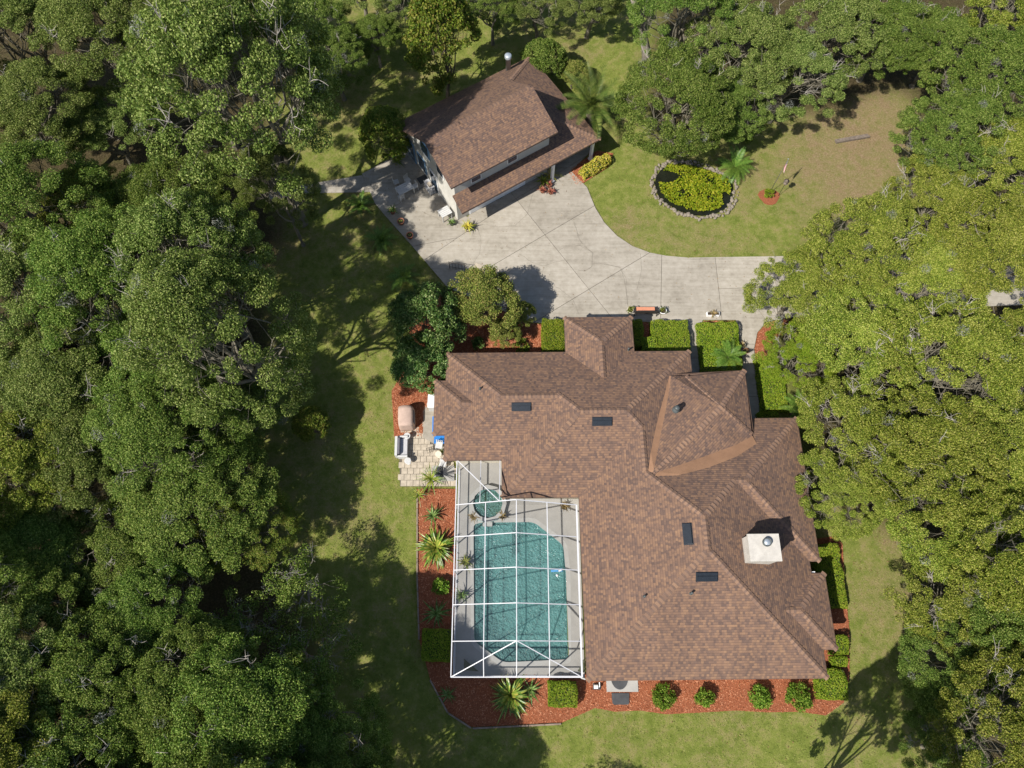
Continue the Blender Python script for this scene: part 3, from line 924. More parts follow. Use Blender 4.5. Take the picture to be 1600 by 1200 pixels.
ZE, ZU, ZR, VR, VB, UE = 2.6, 4.95, 6.3, 3.95, 9.45, 11.82
SB = (ZR - ZE) / (VB - VR)
wl = MB()
prof = [(1.25, 0), (9.0, 0), (9.0, 2.78), (VR, ZR - 0.16), (1.25, ZU + 0.13)]
for u_ in (0.06, 8.0): wl.face([(u_, v_, z_) for v_, z_ in (prof if u_ > 1 else prof[::-1])])
for (v0, z0_), (v1, z1_) in zip(prof, prof[1:] + prof[:1]): wl.face([(0.06, v0, z0_), (8.0, v0, z0_), (8.0, v1, z1_), (0.06, v1, z1_)])
wl.box(0.063, 7.9, 0.9, 1.253, 2.35, 2.9).box(8.0, 11.2, 5.2, 8.95, -0.05, 2.55)
wl.build('wall', M_STUCCO2, gar)
gr_, gf = MB(), MB()


def gface(pts, along):
    u = Vector(along)
    up = Vector((-u.y, u.x, 0))
    s_ = 1.15
    gr_.face(pts, [(Vector(p).dot(u), Vector(p).dot(up) * s_) for p in pts])
    n_ = (Vector(pts[1]) - Vector(pts[0])).cross(Vector(pts[2]) - Vector(pts[0])).normalized()
    if n_.z < 0: n_ = -n_
    lo = [Vector(p) - Vector((0, 0, 0.14)) for p in pts]
    for k in range(len(pts)):
        k2 = (k + 1) % len(pts)
        gf.face([lo[k], lo[k2], Vector(pts[k2]) - Vector((0, 0, .003)), Vector(pts[k]) - Vector((0, 0, .003))])
    gf.face(lo[::-1])


gface([(-0.45, 0.65, ZU), (8.28, 0.65, ZU), (8.28, VR, ZR), (-0.45, VR, ZR)], (1, 0, 0))
vh = VB - 0.5 * (UE - 8.28) / SB
gface([(-0.45, VB, ZE), (-0.45, VR + 0.0, ZR + 0.002), (8.28, VR, ZR + 0.002), (8.28, vh, ZE + SB * (VB - vh)), (UE, VB, ZE)], (1, 0, 0))
gface([(UE, 0, ZE), (UE, VB, ZE), (8.03, VB - 0.5 * (UE - 8.03) / SB, ZE + .5 * (UE - 8.03)), (8.03, UE - 8.03, ZE + .5 * (UE - 8.03))], (0, 1, 0))
gface([(-0.15, 0, ZE), (UE, 0, ZE), (8.035, UE - 8.035, ZE + .5 * (UE - 8.035)), (8.035, 1.24, ZE + .62), (-0.15, 1.24, ZE + .62)], (1, 0, 0))
gface([(-0.95, 8.2, ZE - .1), (-0.25, 8.2, ZE + .25), (-0.25, 9.6, ZE + .25), (-0.95, 9.6, ZE - .1)], (0, 1, 0))
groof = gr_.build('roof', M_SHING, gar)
gf.build('fascia', M_FASCIA, gar)
cm = MB()
I3 = lambda x, y, z: (x, y, z)
seg_caps(cm, (-0.3, VR + .08, ZR + .02), (8.28, VR + .08, ZR + .02), 0.5, I3)
seg_caps(cm, (UE, 0, ZE), (8.03, UE - 8.03, ZE + .5 * (UE - 8.03)), 0.32, I3)
seg_caps(cm, (UE, VB, ZE), (8.3, vh, ZE + SB * (VB - vh)), 0.38, I3)
tag(cm.build('ridge_caps', [M_CAP, M_CAP_SHADE], groof), kind='stuff')
dr = MB().box(1.05, 6.0, 1.22, 1.249, 0.02, 2.3).build('garage_door', M_DOOR, gar)
for k in range(4):
    for j in range(4): MB().box(1.12 + j * 1.22, 2.2 + j * 1.22, 1.203, 1.217, 0.1 + k * .55, 0.56 + k * .55).build('door_panel', M_DOOR, dr)
for px, py in ((800, 248), (745, 280)):
    u_, v_ = gfrom(px, py, 3.8)
    w_ = MB().box(u_ - .42, u_ + .42, 1.19, 1.245, 3.52, 4.05).build('window', M_WHITE, gar)
    MB().box(u_ - .36, u_ + .36, 1.175, 1.188, 3.58, 3.99).build('pane', M_GLASS, w_)
for v_, z0_, z1_, hw_ in ((7.9, 0.05, 2.2, .5), (6.2, 0.6, 2.1, .5), (5.2, 3.3, 4.6, .5), (3.1, 3.3, 4.4, .4), (4.4, 0.05, 2.1, .45)):
    w_ = MB().box(-0.02, 0.055, v_ - hw_ - .1, v_ + hw_ + .1, z0_, z1_).build('door' if z0_ < .1 else 'window', M_BLUEFRAME if v_ > 4.5 else M_WHITE, gar)
    MB().box(-0.035, -0.023, v_ - hw_, v_ + hw_, z0_ + .1, z1_ - .1).build('pane', M_GLASS, w_)
for u_, v_ in ((11.5, 0.45), (7.85, 0.35), (11.5, 4.8)):
    MB().box(u_ - .1, u_ + .1, v_ - .1, v_ + .1, 0, ZE - .1).box(u_ - .15, u_ + .15, v_ - .15, v_ + .15, 0, .2).box(u_ - .14, u_ + .14, v_ - .14, v_ + .14, ZE - .3, ZE - .11).build('carport_post', M_WHITE, gar)
p = at(794, 92, 4.3)
tk = thing('flue_pipe', 'grey metal flue pipe rising behind the garage roof peak', 'flue', (p.x, p.y + 0.35, 0))
MB().lathe([(0.2, 0), (0.2, 4.0), (0.24, 4.0), (0.24, 4.12)], 16).build('pipe', M_GALV, tk, True)
MB().lathe([(0.27, 4.1), (0.27, 4.3), (0.2, 4.36), (0.0, 4.38)], 16).build('cowl', M_GALV, tk, True)

# ------------------------------------------------------------------ pool, spa, deck, enclosure
DECK_Z, WAT_Z = 0.06, -0.05


def Pz(z, *pts): return [at2(x, y, z) for x, y in pts]


def roundpoly(poly, r=0.35, k=4):
    o = []
    n = len(poly)
    for i in range(n):
        a, b, c = Vector(poly[i - 1]), Vector(poly[i]), Vector(poly[(i + 1) % n])
        u, v = (a - b), (c - b)
        d = min(r, u.length * .45, v.length * .45)
        p, q_ = b + u.normalized() * d, b + v.normalized() * d
        for j in range(k + 1):
            t_ = j / k
            o.append(tuple(p * (1 - t_) ** 2 + b * 2 * t_ * (1 - t_) + q_ * t_ ** 2))
    return o


pool_loop = roundpoly(Pz(WAT_Z, (740, 820), (752, 817), (834, 816), (852, 830), (880, 852), (884, 896), (889, 1030), (786, 1035), (741, 1002)))
sp = at(762, 787, 0.3)
SPR = 1.0
spa_out = [(sp.x + (SPR + .16) * math.cos(k * math.pi / 6 + .26), sp.y + (SPR + .16) * math.sin(k * math.pi / 6 + .26)) for k in range(12)]


def shrink(poly, d):
    cx_ = sum(p[0] for p in poly) / len(poly); cy_ = sum(p[1] for p in poly) / len(poly)
    o = []
    for x, y in poly:
        l = math.hypot(x - cx_, y - cy_); o.append((cx_ + (x - cx_) * (l - d) / l, cy_ + (y - cy_) * (l - d) / l))
    return o


def fill(name, loops, z, m, parent=None, thick=0.0):
    bm = bmesh.new()
    ed = []
    for lp in loops:
        vs = [bm.verts.new((p[0], p[1], z)) for p in lp]
        for i in range(len(vs)): ed.append(bm.edges.new((vs[i], vs[(i + 1) % len(vs)])))
    bmesh.ops.triangle_fill(bm, use_beauty=True, use_dissolve=False, edges=ed)
    bmesh.ops.recalc_face_normals(bm, faces=bm.faces)
    for f_ in bm.faces:
        if f_.normal.z < 0: f_.normal_flip()
    if thick:
        r = bmesh.ops.extrude_face_region(bm, geom=list(bm.faces))
        top = [v for v in r['geom'] if isinstance(v, bmesh.types.BMVert)]
        for v in top: v.co.z += thick
    me = bpy.data.meshes.new(name); bm.to_mesh(me); bm.free()
    me.materials.append(m)
    return obj(name, me, None, parent)


cop_out = shrink(pool_loop, -0.28)
deck = fill('pool_deck', [DECK_POLY, cop_out, spa_out], DECK_Z - 0.1, M_DECK, None, 0.1)
tag(deck, kind='structure')
pool = thing('swimming_pool', 'teal swimming pool with angled corners under the screen enclosure', 'pool', (0, 0, 0))
fill('coping', [cop_out, pool_loop], DECK_Z - 0.08, M_COPING, pool, 0.085)
bs = MB()
n = len(pool_loop)
for i in range(n):
    a, b = pool_loop[i], pool_loop[(i + 1) % n]
    bs.face([(a[0], a[1], DECK_Z - .02), (b[0], b[1], DECK_Z - .02), (b[0], b[1], -1.4), (a[0], a[1], -1.4)])
bs.face([(p_[0], p_[1], -1.4) for p_ in pool_loop])
bs.build('basin', M_PLASTER, pool)
stp = Pz(WAT_Z, (741, 822), (800, 818), (800, 850), (741, 856))
MB().prism(stp, -1.38, -0.35).build('step', M_PLASTER, pool)
MB().prism(Pz(WAT_Z, (741, 856.5), (800, 850.5), (800, 868), (741, 874)), -1.38, -0.65).build('step', M_PLASTER, pool)
MB().prism(Pz(WAT_Z, (742, 880), (758, 878), (758, 1012), (742, 1000)), -1.38, -0.8).build('bench', M_PLASTER, pool)
fill('water', [pool_loop], WAT_Z, M_WATER, pool)
spa = thing('hot_tub', 'round built in spa with stepped rings at the head of the pool', 'hot tub', (sp.x, sp.y, 0))
mb = MB()
mb.lathe([(SPR + .18, 0.0), (SPR + .18, 0.36), (SPR - .04, 0.36), (SPR - .04, -0.15), (SPR * .68, -0.15), (SPR * .68, -0.5), (SPR * .42, -.5), (SPR * .42, -.9), (0.0, -.9)], 12)
mb.build('shell', M_PLASTER, spa)
MB().lathe([(SPR + .20, 0.362), (SPR + .20, 0.41), (SPR - .06, 0.41), (SPR - .06, 0.362)], 12).build('rim', M_COPING, spa)
MB().lathe([(SPR - .05, 0.24), (0.0, 0.24)], 24).build('water', M_WATER, spa)
MB().box(-.3, .3, -SPR - .40, -SPR - .14, 0.02, 0.2).build('spillway', M_COPING, spa)
cl = at(870, 891, 0.0)
pc = thing('pool_cleaner', 'small blue and white pool cleaner floating at the right pool edge', 'pool cleaner', (cl.x, cl.y, WAT_Z), 0.05)
MB().box(-.36, .36, -.09, .09, 0.0, 0.10).box(-.30, .05, -.06, .06, .10, .17).build('body', M_BLUE2, pc)
MB().tube([(.1, -.06, .12), (.25, -.02, .14), (.38, .06, .12)], .05, 8).build('hose', M_WHITE, pc)
MB().lathe([(0.0, -.03), (.08, .0), (.09, .05), (.0, .09)], 10, (0.0, -.30, 0)).build('float', M_WHITE, pc, True)

cage = thing('pool_enclosure', 'white framed screen enclosure with gabled mesh roof over the pool', 'enclosure', (0, 0, 0))
ZS = 2.65
XL = at(709, 900, ZS).x; XR = 3.86
YB = [at(709, py, ZS).y for py in (789, 839, 891, 945, 1002)]
YS = at(709, 1058, ZS).y
YNn = at(711, 719, ZS).y
lo, hi = 2.5, 5.0
for _ in range(40):
    mid = (lo + hi) / 2
    if at(805, 826, mid).y > YB[1]: lo = mid
    else: hi = mid
ZRG = min(max((lo + hi) / 2, 2.9), 4.2)
XRG = at(807, 880, ZRG).x
X2 = at(781, 745, ZS).x


def cz(x): return ZS + (ZRG - ZS) * ((x - XL) / (XRG - XL) if x < XRG else (XR - x) / (XR - XRG))


XQ1, XQ2 = (XL + XRG) / 2, (XRG + XR) / 2
XS = [XL, XQ1, XRG, XQ2, XR]


def cbeam(a, b, nm='beam', w=0.045, h=0.08): MB().beam(a, b, w, h).build(nm, M_ALU, cage)


def cpanel(pts): MB().face(pts).build('screen_panel', M_SCREEN, cage)


for y in YB:
    cbeam((XL, y, ZS), (XRG, y, ZRG)); cbeam((XRG, y, ZRG), (XR, y, ZS))
for x in (XQ1, XRG, XQ2):
    cbeam((x, YB[-1], cz(x) - .012), (x, YB[0], cz(x) - .012), 'purlin')
    if x == XRG: cbeam((x, YB[-1], ZRG - .012), (x, YS, ZS), 'purlin')
    else:
        yd = YB[-1] + (YS - YB[-1]) * 0.5
        cbeam((x, YB[-1], cz(x) - .012), (x, yd, cz(x) - .012), 'purlin'); cbeam((x, yd, cz(x) - .012), (x, YS, ZS), 'purlin')
cbeam((XRG, YB[-1], ZRG), (XL, YS, ZS), 'hip_beam'); cbeam((XRG, YB[-1], ZRG), (XR, YS, ZS), 'hip_beam')
cbeam((XL, YS, ZS), (XL, YNn, ZS), 'eave_rail', 0.055, 0.09); cbeam((XL, YS, ZS - .01), (XR, YS, ZS - .01), 'eave_rail', 0.055, 0.09)
cbeam((XR, YS, ZS + .02), (XR, YB[0], ZS + .02), 'gutter_rail', 0.09, 0.07)
cbeam((XL, YNn, ZS - .008), (X2, YNn, ZS - .008), 'eave_rail'); cbeam((X2, YNn, ZS), (X2, YB[0], cz(X2)), 'beam'); cbeam((XL, YNn, ZS), (X2, YB[0], cz(X2)), 'hip_beam')
xm = (XL + X2) / 2 + 0.15
cbeam((xm, YNn, ZS), (xm, YB[0], cz(xm)), 'purlin')
for i in range(len(YB) - 1):
    for a, b in zip(XS[:-1], XS[1:]): cpanel([(a, YB[i], cz(a)), (b, YB[i], cz(b)), (b, YB[i + 1], cz(b)), (a, YB[i + 1], cz(a))])
ym = (YB[-1] + YS) / 2
cpanel([(XL, YB[-1], ZS), (XQ1, YB[-1], cz(XQ1)), (XQ1, ym, cz(XQ1)), (XL, YS, ZS)]); cpanel([(XQ1, YB[-1], cz(XQ1)), (XRG, YB[-1], ZRG), (XQ1, ym, cz(XQ1))])
cpanel([(XRG, YB[-1], ZRG), (XQ2, YB[-1], cz(XQ2)), (XQ2, ym, cz(XQ2))]); cpanel([(XQ2, YB[-1], cz(XQ2)), (XR, YB[-1], ZS), (XR, YS, ZS), (XQ2, ym, cz(XQ2))])
cpanel([(XL, YS, ZS), (XQ1, ym, cz(XQ1)), (XQ1, YS, ZS)]); cpanel([(XQ1, ym, cz(XQ1)), (XRG, YB[-1], ZRG), (XRG, YS, ZS), (XQ1, YS, ZS)])
cpanel([(XRG, YB[-1], ZRG), (XQ2, ym, cz(XQ2)), (XQ2, YS, ZS), (XRG, YS, ZS)]); cpanel([(XQ2, ym, cz(XQ2)), (XR, YS, ZS), (XQ2, YS, ZS)])
cpanel([(XL, YB[0], ZS), (X2, YB[0], cz(X2)), (XL, YNn, ZS)]); cpanel([(XL, YNn, ZS), (X2, YB[0], cz(X2)), (X2, YNn, ZS)])
# triangular infill above the house eave at the head of the pool
cpanel([(X2, YB[0] + .01, cz(X2)), (XRG, YB[0] + .01, ZRG), (XR, YB[0] + .01, ZS), (X2, YB[0] + .01, ZS)])
yy = [YS] + YB[::-1] + [YNn]
for y in yy: cbeam((XL, y, 0.05), (XL, y, ZS - .05), 'post', 0.05, 0.06)
for x in (XQ1, XRG, XQ2, XR): cbeam((x, YS, 0.05), (x, YS, ZS - .06), 'post', 0.05, 0.06)
for zc in (0.09, 0.9): cbeam((XL, YS, zc), (XL, YNn, zc), 'chair_rail', 0.05, 0.05); cbeam((XL, YS, zc + .003), (XR, YS, zc + .003), 'chair_rail', 0.05, 0.05)
for a, b in zip(yy[:-1], yy[1:]): cpanel([(XL, a, .06), (XL, b, .06), (XL, b, ZS), (XL, a, ZS)])
for a, b in zip(XS[:-1], XS[1:]): cpanel([(a, YS, .06), (b, YS, .06), (b, YS, ZS), (a, YS, ZS)])

# ------------------------------------------------------------------ plants: shared builders
def leaf_quads(rs, C, N, L, W):
    """rhombus leaves at centres C with normals N"""
    n = len(C)
    N = N / (np.linalg.norm(N, axis=1, keepdims=True) + 1e-9)
    r = rs.normal(size=(n, 3))
    T = np.cross(N, r); T /= (np.linalg.norm(T, axis=1, keepdims=True) + 1e-9)
    B = np.cross(N, T)
    L = np.asarray(L).reshape(-1, 1) * np.ones((n, 1)) / 2; W = np.asarray(W).reshape(-1, 1) * np.ones((n, 1)) / 2
    sh = N * (L * 0.25)
    return np.stack([C - T * L - sh, C + B * W + sh * .4, C + T * L - sh, C - B * W + sh * .4], 1)


def clump(rs, c, r, k, squash=0.65, up=0.6, spread=0.85):
    n = max(8, int(k * r * r))
    d = rs.normal(size=(n, 3)); d /= np.linalg.norm(d, axis=1, keepdims=True)
    rad = r * rs.uniform(0.25, 1.0, (n, 1)) ** 0.55
    C = np.asarray(c) + d * rad * np.array([1, 1, squash])
    N = d * 0.5 + np.array([0, 0, up]) + rs.normal(size=(n, 3)) * spread
    return C, N


def bend(rs, a, b, k=5, j=0.12, sag=0.0):
    a, b = np.asarray(a, float), np.asarray(b, float)
    L = np.linalg.norm(b - a)
    o1, o2 = rs.normal(size=3) * j * L, rs.normal(size=3) * j * L * .6
    pts = []
    for i in range(k + 1):
        t_ = i / k
        pts.append(a + (b - a) * t_ + o1 * math.sin(math.pi * t_) + o2 * math.sin(2 * math.pi * t_) + np.array([0, 0, sag * L * math.sin(math.pi * t_)]))
    return pts


def grow(seed, R, Ht, nl, ns, nt, leafk, ll, lw, fork=0.28, zc=0.62, rz=0.34, cr=(0.13, 0.21), moss=0.05, bare=6, up=0.6, trunk_r=None, low=0.05, squash=0.65):
    """an open grown broadleaf tree: trunk mesh with limbs, crown mesh of leaf clumps"""
    rs = np.random.RandomState(seed)
    tm = MB()
    tr = trunk_r or R * 0.05
    hf = Ht * fork; hc = Ht * zc; Rz = Ht * rz
    lean = rs.normal(size=2) * 0.04 * Ht
    tp = [(0, 0, -0.1), (lean[0] * .2, lean[1] * .2, hf * .4), (lean[0] * .6, lean[1] * .6, hf * .8), (lean[0], lean[1], hf)]
    tm.tube(tp, [tr * 1.35, tr, tr * .92, tr * .9], 9)
    base = np.array(tp[-1])
    lob = [rs.uniform(0.72, 1.12) for _ in range(9)]

    def env(az, el):
        f_ = (az / 6.2832 * 9) % 9
        i = int(f_); s_ = lob[i % 9] * (1 - (f_ - i)) + lob[(i + 1) % 9] * (f_ - i)
        return np.array([math.cos(az) * math.cos(el) * R * s_, math.sin(az) * math.cos(el) * R * s_, hc + math.sin(el) * Rz * (0.85 + .15 * s_)])
    CC, NN, CM, NM = [], [], [], []
    tips = []
    for i in range(nl):
        az = 6.2832 * (i + rs.uniform(-.3, .3)) / nl
        el = rs.uniform(0.15, 1.15) if i % 3 else rs.uniform(0.9, 1.5)
        tgt = base + (env(az, el) - base) * rs.uniform(.55, .68)
        lb = bend(rs, base, tgt, 5, .10, .06)
        r0 = tr * rs.uniform(.45, .6)
        tm.tube(lb, [r0 * (1 - .13 * k) for k in range(6)], 6)
        for j in range(ns):
            st_ = lb[rs.choice([2, 3, 4, 5])]
            a2, e2 = az + rs.normal() * 0.55, np.clip(el + rs.normal() * 0.38, low, 1.5)
            t2 = env(a2, e2) * np.array([1, 1, 1]); t2 = st_ + (t2 - st_) * rs.uniform(.62, .86)
            sb = bend(rs, st_, t2, 4, .13)
            tm.tube(sb, [r0 * .38 * (1 - .17 * k) for k in range(5)], 5)
            for q_ in range(nt):
                a3, e3 = a2 + rs.normal() * 0.30, np.clip(e2 + rs.normal() * 0.28, low - .25, 1.55)
                t3 = env(a3, e3) * np.array([1, 1, 1]); s3 = sb[rs.choice([2, 3, 4])]
                t3 = s3 + (t3 - s3) * rs.uniform(.75, 1.06)
                tm.tube(bend(rs, s3, t3, 3, .14), [r0 * .14, r0 * .11, r0 * .08, r0 * .05], 4, cap=False)
                tips.append(t3)
    for c_ in tips:
        r_ = R * rs.uniform(*cr)
        if rs.rand() < moss:
            C, N = clump(rs, c_, r_ * .8, leafk * .5, 1.0, .2, .9); CM.append(C); NM.append(N)
        else:
            C, N = clump(rs, c_, r_, leafk, squash, up); CC.append(C); NN.append(N)
    for _ in range(bare):      # dead grey branches showing through the leaves
        az, el = rs.uniform(0, 6.28), rs.uniform(.35, 1.4)
        b_ = env(az, el); a_ = base + (b_ - base) * rs.uniform(.62, .8)
        b_ = a_ + (b_ - a_) * 1.10 + np.array([0, 0, R * .03])
        br = bend(rs, a_, b_, 6, .07)
        tm.tube(br, [R * .0075 * (1 - .13 * k) for k in range(7)], 5, 1)
        for _k in range(9):
            i_ = rs.randint(1, 7); s_ = br[min(i_, 6)]; e_ = s_ + rs.normal(size=3) * R * .085 * np.array([1, 1, .5]) + (b_ - a_) * .25
            tw = bend(rs, s_, e_, 4, .08)
            tm.tube(tw, [R * .0034, R * .003, R * .0025, R * .002, R * .0012], 4, 1, False)
            e2 = tw[2] + rs.normal(size=3) * R * .05; tm.tube([tw[2], e2], [R * .0028, R * .0012], 3, 1, False)
    C, N = np.concatenate(CC), np.concatenate(NN)
    V = leaf_quads(rs, C, N, rs.uniform(.7, 1.25, len(C)) * ll, rs.uniform(.7, 1.2, len(C)) * lw)
    mi = np.zeros(len(V), int)
    if CM:
        C, N = np.concatenate(CM), np.concatenate(NM)
        V2 = leaf_quads(rs, C, N, rs.uniform(.7, 1.4, len(C)) * ll * 1.2, lw * .35)
        V = np.concatenate([V, V2]); mi = np.concatenate([mi, np.ones(len(V2), int)])
    return dict(trunk=tm, V=V, mi=mi, R=R, Ht=Ht, hc=hc)


PROTO = {}


def proto(key, leaf, bark, *a, **k):
    g = grow(*a, **k)
    PROTO[key] = dict(trunk=g['trunk'].mesh('trunk_' + key, [bark, M_TWIG]), crown=quads_mesh('crown_' + key, g['V'], [leaf, L_MOSS], 4, g['mi']), R=g['R'], hc=g['hc'], Ht=g['Ht'])


proto('oakA', L_OAK_W, M_BARKM, 1, 5.0, 10.5, 9, 5, 5, 1700, .105, .062, cr=(.07, .145), squash=.5, bare=3, moss=.03)
proto('oakB', L_OAK_W, M_BARKM, 2, 5.0, 11.0, 9, 6, 5, 1600, .105, .062, cr=(.065, .135), moss=.04, bare=10, squash=.5)
proto('oakC', L_OAK_W, M_BARKM, 3, 5.0, 10.0, 8, 6, 5, 1700, .105, .062, cr=(.07, .15), rz=.30, squash=.5, bare=3, moss=.03)
proto('oakD', L_OAK_W, M_BARKM, 4, 5.0, 12.0, 9, 6, 5, 1600, .105, .062, cr=(.07, .14), rz=.38, squash=.55, bare=3, moss=.03)
proto('dense', L_OAK_E, M_BARKM, 5, 5.0, 9.0, 10, 6, 6, 1700, .105, .062, cr=(.055, .125), rz=.30, zc=.64, moss=.025, bare=4, squash=.5)
proto('dense2', L_OAK_E, M_BARKM, 6, 5.0, 9.5, 10, 6, 6, 1700, .105, .062, cr=(.05, .12), rz=.34, zc=.62, moss=.03, bare=5, squash=.5)
proto('broad', L_LIGHT, M_BARKD, 7, 3.0, 8.0, 9, 6, 5, 520, .23, .11, cr=(.10, .19), rz=.42, zc=.54, fork=.2, moss=0, bare=0, up=.4, low=-.6)
proto('evergreen', L_DARK, M_BARKD, 8, 3.0, 5.6, 8, 5, 4, 800, .20, .09, cr=(.10, .20), rz=.40, zc=.56, fork=.15, moss=0, bare=0, up=.5, low=-.4)
proto('olive', L_OLIVE, M_BARKD, 9, 3.0, 5.6, 8, 5, 5, 1200, .125, .07, cr=(.09, .19), rz=.36, zc=.60, fork=.2, moss=0, bare=0, up=.5)
proto('sparse', L_OAK_W, M_BARK, 10, 3.0, 6.0, 7, 4, 3, 420, .13, .07, cr=(.10, .18), rz=.42, zc=.55, moss=.10, bare=12)


def tree(key, px, py, R, label, leaf=None, group=None, cat='tree', name='oak_tree', rz=None, hs=1.0, z=None):
    pr = PROTO[key]; s = R / pr['R']
    zc = pr['hc'] * s * hs if z is None else z
    p = at(px, py, zc)
    r = thing(name, label, cat, (p.x, p.y, 0), random.uniform(0, 6.28) if rz is None else rz, group)
    obj('trunk', pr['trunk'], None, r, scale=(s, s, s * hs))
    c_ = obj('crown', pr['crown'], None, r, scale=(s, s, s * hs))
    if leaf is not None:
        c_.material_slots[0].link = 'OBJECT'; c_.material_slots[0].material = leaf
    return r


def hedge(name, label, x0, x1, y0, y1, h, leaf=L_HEDGE, rz=0.0, cat='hedge', den=520, ll=.085, lw=.055, group=None, lump=0.05):
    rs = np.random.RandomState(int(abs(x0 * 131 + y0 * 17)) % 99991)
    w, d = (x1 - x0) / 2, (y1 - y0) / 2
    r = thing(name, label, cat, ((x0 + x1) / 2, (y0 + y1) / 2, 0), rz, group)
    A = [('t', 4 * w * d, 1.4), ('x', 4 * d * h, .7), ('y', 4 * w * h, .7)]
    CC, NN = [], []
    for k, ar, f_ in A:
        n = int(ar * den * f_)
        a, b = rs.uniform(-1, 1, n), rs.uniform(-1, 1, n); dep = -np.abs(rs.normal(0, .045, n))
        sg = rs.choice([-1, 1], n)
        if k == 't': C = np.stack([a * w, b * d, h + dep], -1); N = np.stack([a * 0, a * 0, a * 0 + 1], -1)
        elif k == 'x': C = np.stack([sg * (w + dep), a * d, (b + 1) / 2 * h], -1); N = np.stack([sg, a * 0, a * 0 + .3], -1)
        else: C = np.stack([a * w, sg * (d + dep), (b + 1) / 2 * h], -1); N = np.stack([a * 0, sg, a * 0 + .3], -1)
        CC.append(C); NN.append(N)
    C, N = np.concatenate(CC), np.concatenate(NN)
    rc = 0.22     # soften the clipped corners
    for ax, e in ((0, w), (1, d)):
        over = np.clip((np.abs(C[:, ax]) - (e - rc)) / rc, 0, 1)
        C[:, 2] -= over ** 2 * 0.14 * np.clip(C[:, 2] / h, 0, 1)
    C += (np.sin(C[:, [1]] * 5.1 + 1) + np.sin(C[:, [0]] * 6.3) + np.sin(C[:, [0]] * 2.3 + C[:, [1]] * 3.1)) * lump * np.array([.4, .4, .6])
    V = leaf_quads(rs, C, N + rs.normal(size=C.shape) * .45, rs.uniform(.7, 1.3, len(C)) * ll, rs.uniform(.7, 1.2, len(C)) * lw)
    obj('foliage', quads_mesh('foliage', V, [leaf]), None, r)
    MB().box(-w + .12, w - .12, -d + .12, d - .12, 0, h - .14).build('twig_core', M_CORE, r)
    return r


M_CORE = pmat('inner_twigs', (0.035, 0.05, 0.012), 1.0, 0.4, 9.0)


def pxhedge(name, label, x0, y0, x1, y1, h, **k):
    a, b = at(x0, y1, h), at(x1, y0, h)
    return hedge(name, label, a.x, b.x, a.y, b.y, h, **k)


def shrub(name, label, px, py, r, h, leaf=L_SHRUB, ll=.12, lw=.07, k=900, group=None, cat='shrub', nclump=26, z=None, squash=.8):
    rs = np.random.RandomState(int(px * 7 + py * 3))
    p = at(px, py, h * .6 if z is None else z)
    o = thing(name, label, cat, (p.x, p.y, 0), 0, group)
    CC, NN = [], []
    sm = MB()
    for i in range(nclump):
        az, el = rs.uniform(0, 6.28), math.asin(rs.uniform(-.25, 1))
        q_ = rs.uniform(.55, .88)
        c_ = np.array([math.cos(az) * math.cos(el) * r * q_, math.sin(az) * math.cos(el) * r * q_, h * .5 + math.sin(el) * h * .5 * q_])
        C, N = clump(rs, c_, r * rs.uniform(.24, .4), k, squash, .5); C[:, 2] = np.maximum(C[:, 2], .02); CC.append(C); NN.append(N)
        if i % 3 == 0: sm.tube([(0, 0, 0), tuple(c_ * np.array([.4, .4, .6])), tuple(c_)], [.03, .02, .008], 5)
    C, N = np.concatenate(CC), np.concatenate(NN)
    obj('foliage', quads_mesh('foliage', leaf_quads(rs, C, N, rs.uniform(.7, 1.3, len(C)) * ll, rs.uniform(.7, 1.2, len(C)) * lw), [leaf]), None, o)
    sm.build('stems', M_BARKD, o)
    return o


def frond_mesh(name, L, nl, leafl, leafw, droop, leaf, up=.55, vee=.5):
    mb = MB()
    pts = []
    for i in range(9):
        t_ = i / 8
        pts.append(Vector((L * (t_ * math.cos(up * (1 - t_ * .5))), 0, L * (math.sin(up) * t_ - droop * t_ * t_))))
    mb.tube(pts, [L * .011 * (1 - .8 * i / 8) for i in range(9)], 4, 0, False)
    for i in range(nl):
        t_ = .10 + .9 * i / (nl - 1)
        k = t_ * 8; j = min(7, int(k)); p = pts[j].lerp(pts[j + 1], k - j); d = (pts[j + 1] - pts[j]).normalized()
        l = leafl * (0.45 + 1.1 * math.sin(math.pi * min(1, t_ * .85 + .12))) * .7
        for sg in (-1, 1):
            o = (d * .55 + Vector((0, sg * 1.0, vee))).normalized()
            tip = p + o * l + Vector((0, 0, -l * .12)); w = d * leafw
            m_ = p + o * l * .5
            mb.face([p - w * .5, m_ - w * .6, tip, m_ + w * .6, p + w * .5])
    return mb.mesh(name, [leaf])


FR_DATE = [frond_mesh('frond_date', 3.0, 38, .55, .034, d_, L_PALM, u_) for d_, u_ in ((.50, .75), (.75, .6), (.35, .95))]
FR_SAGO = [frond_mesh('frond_sago', 1.0, 26, .20, .024, d_, L_SAGO, u_, .2) for d_, u_ in ((.45, .6), (.65, .5), (.3, .85))]


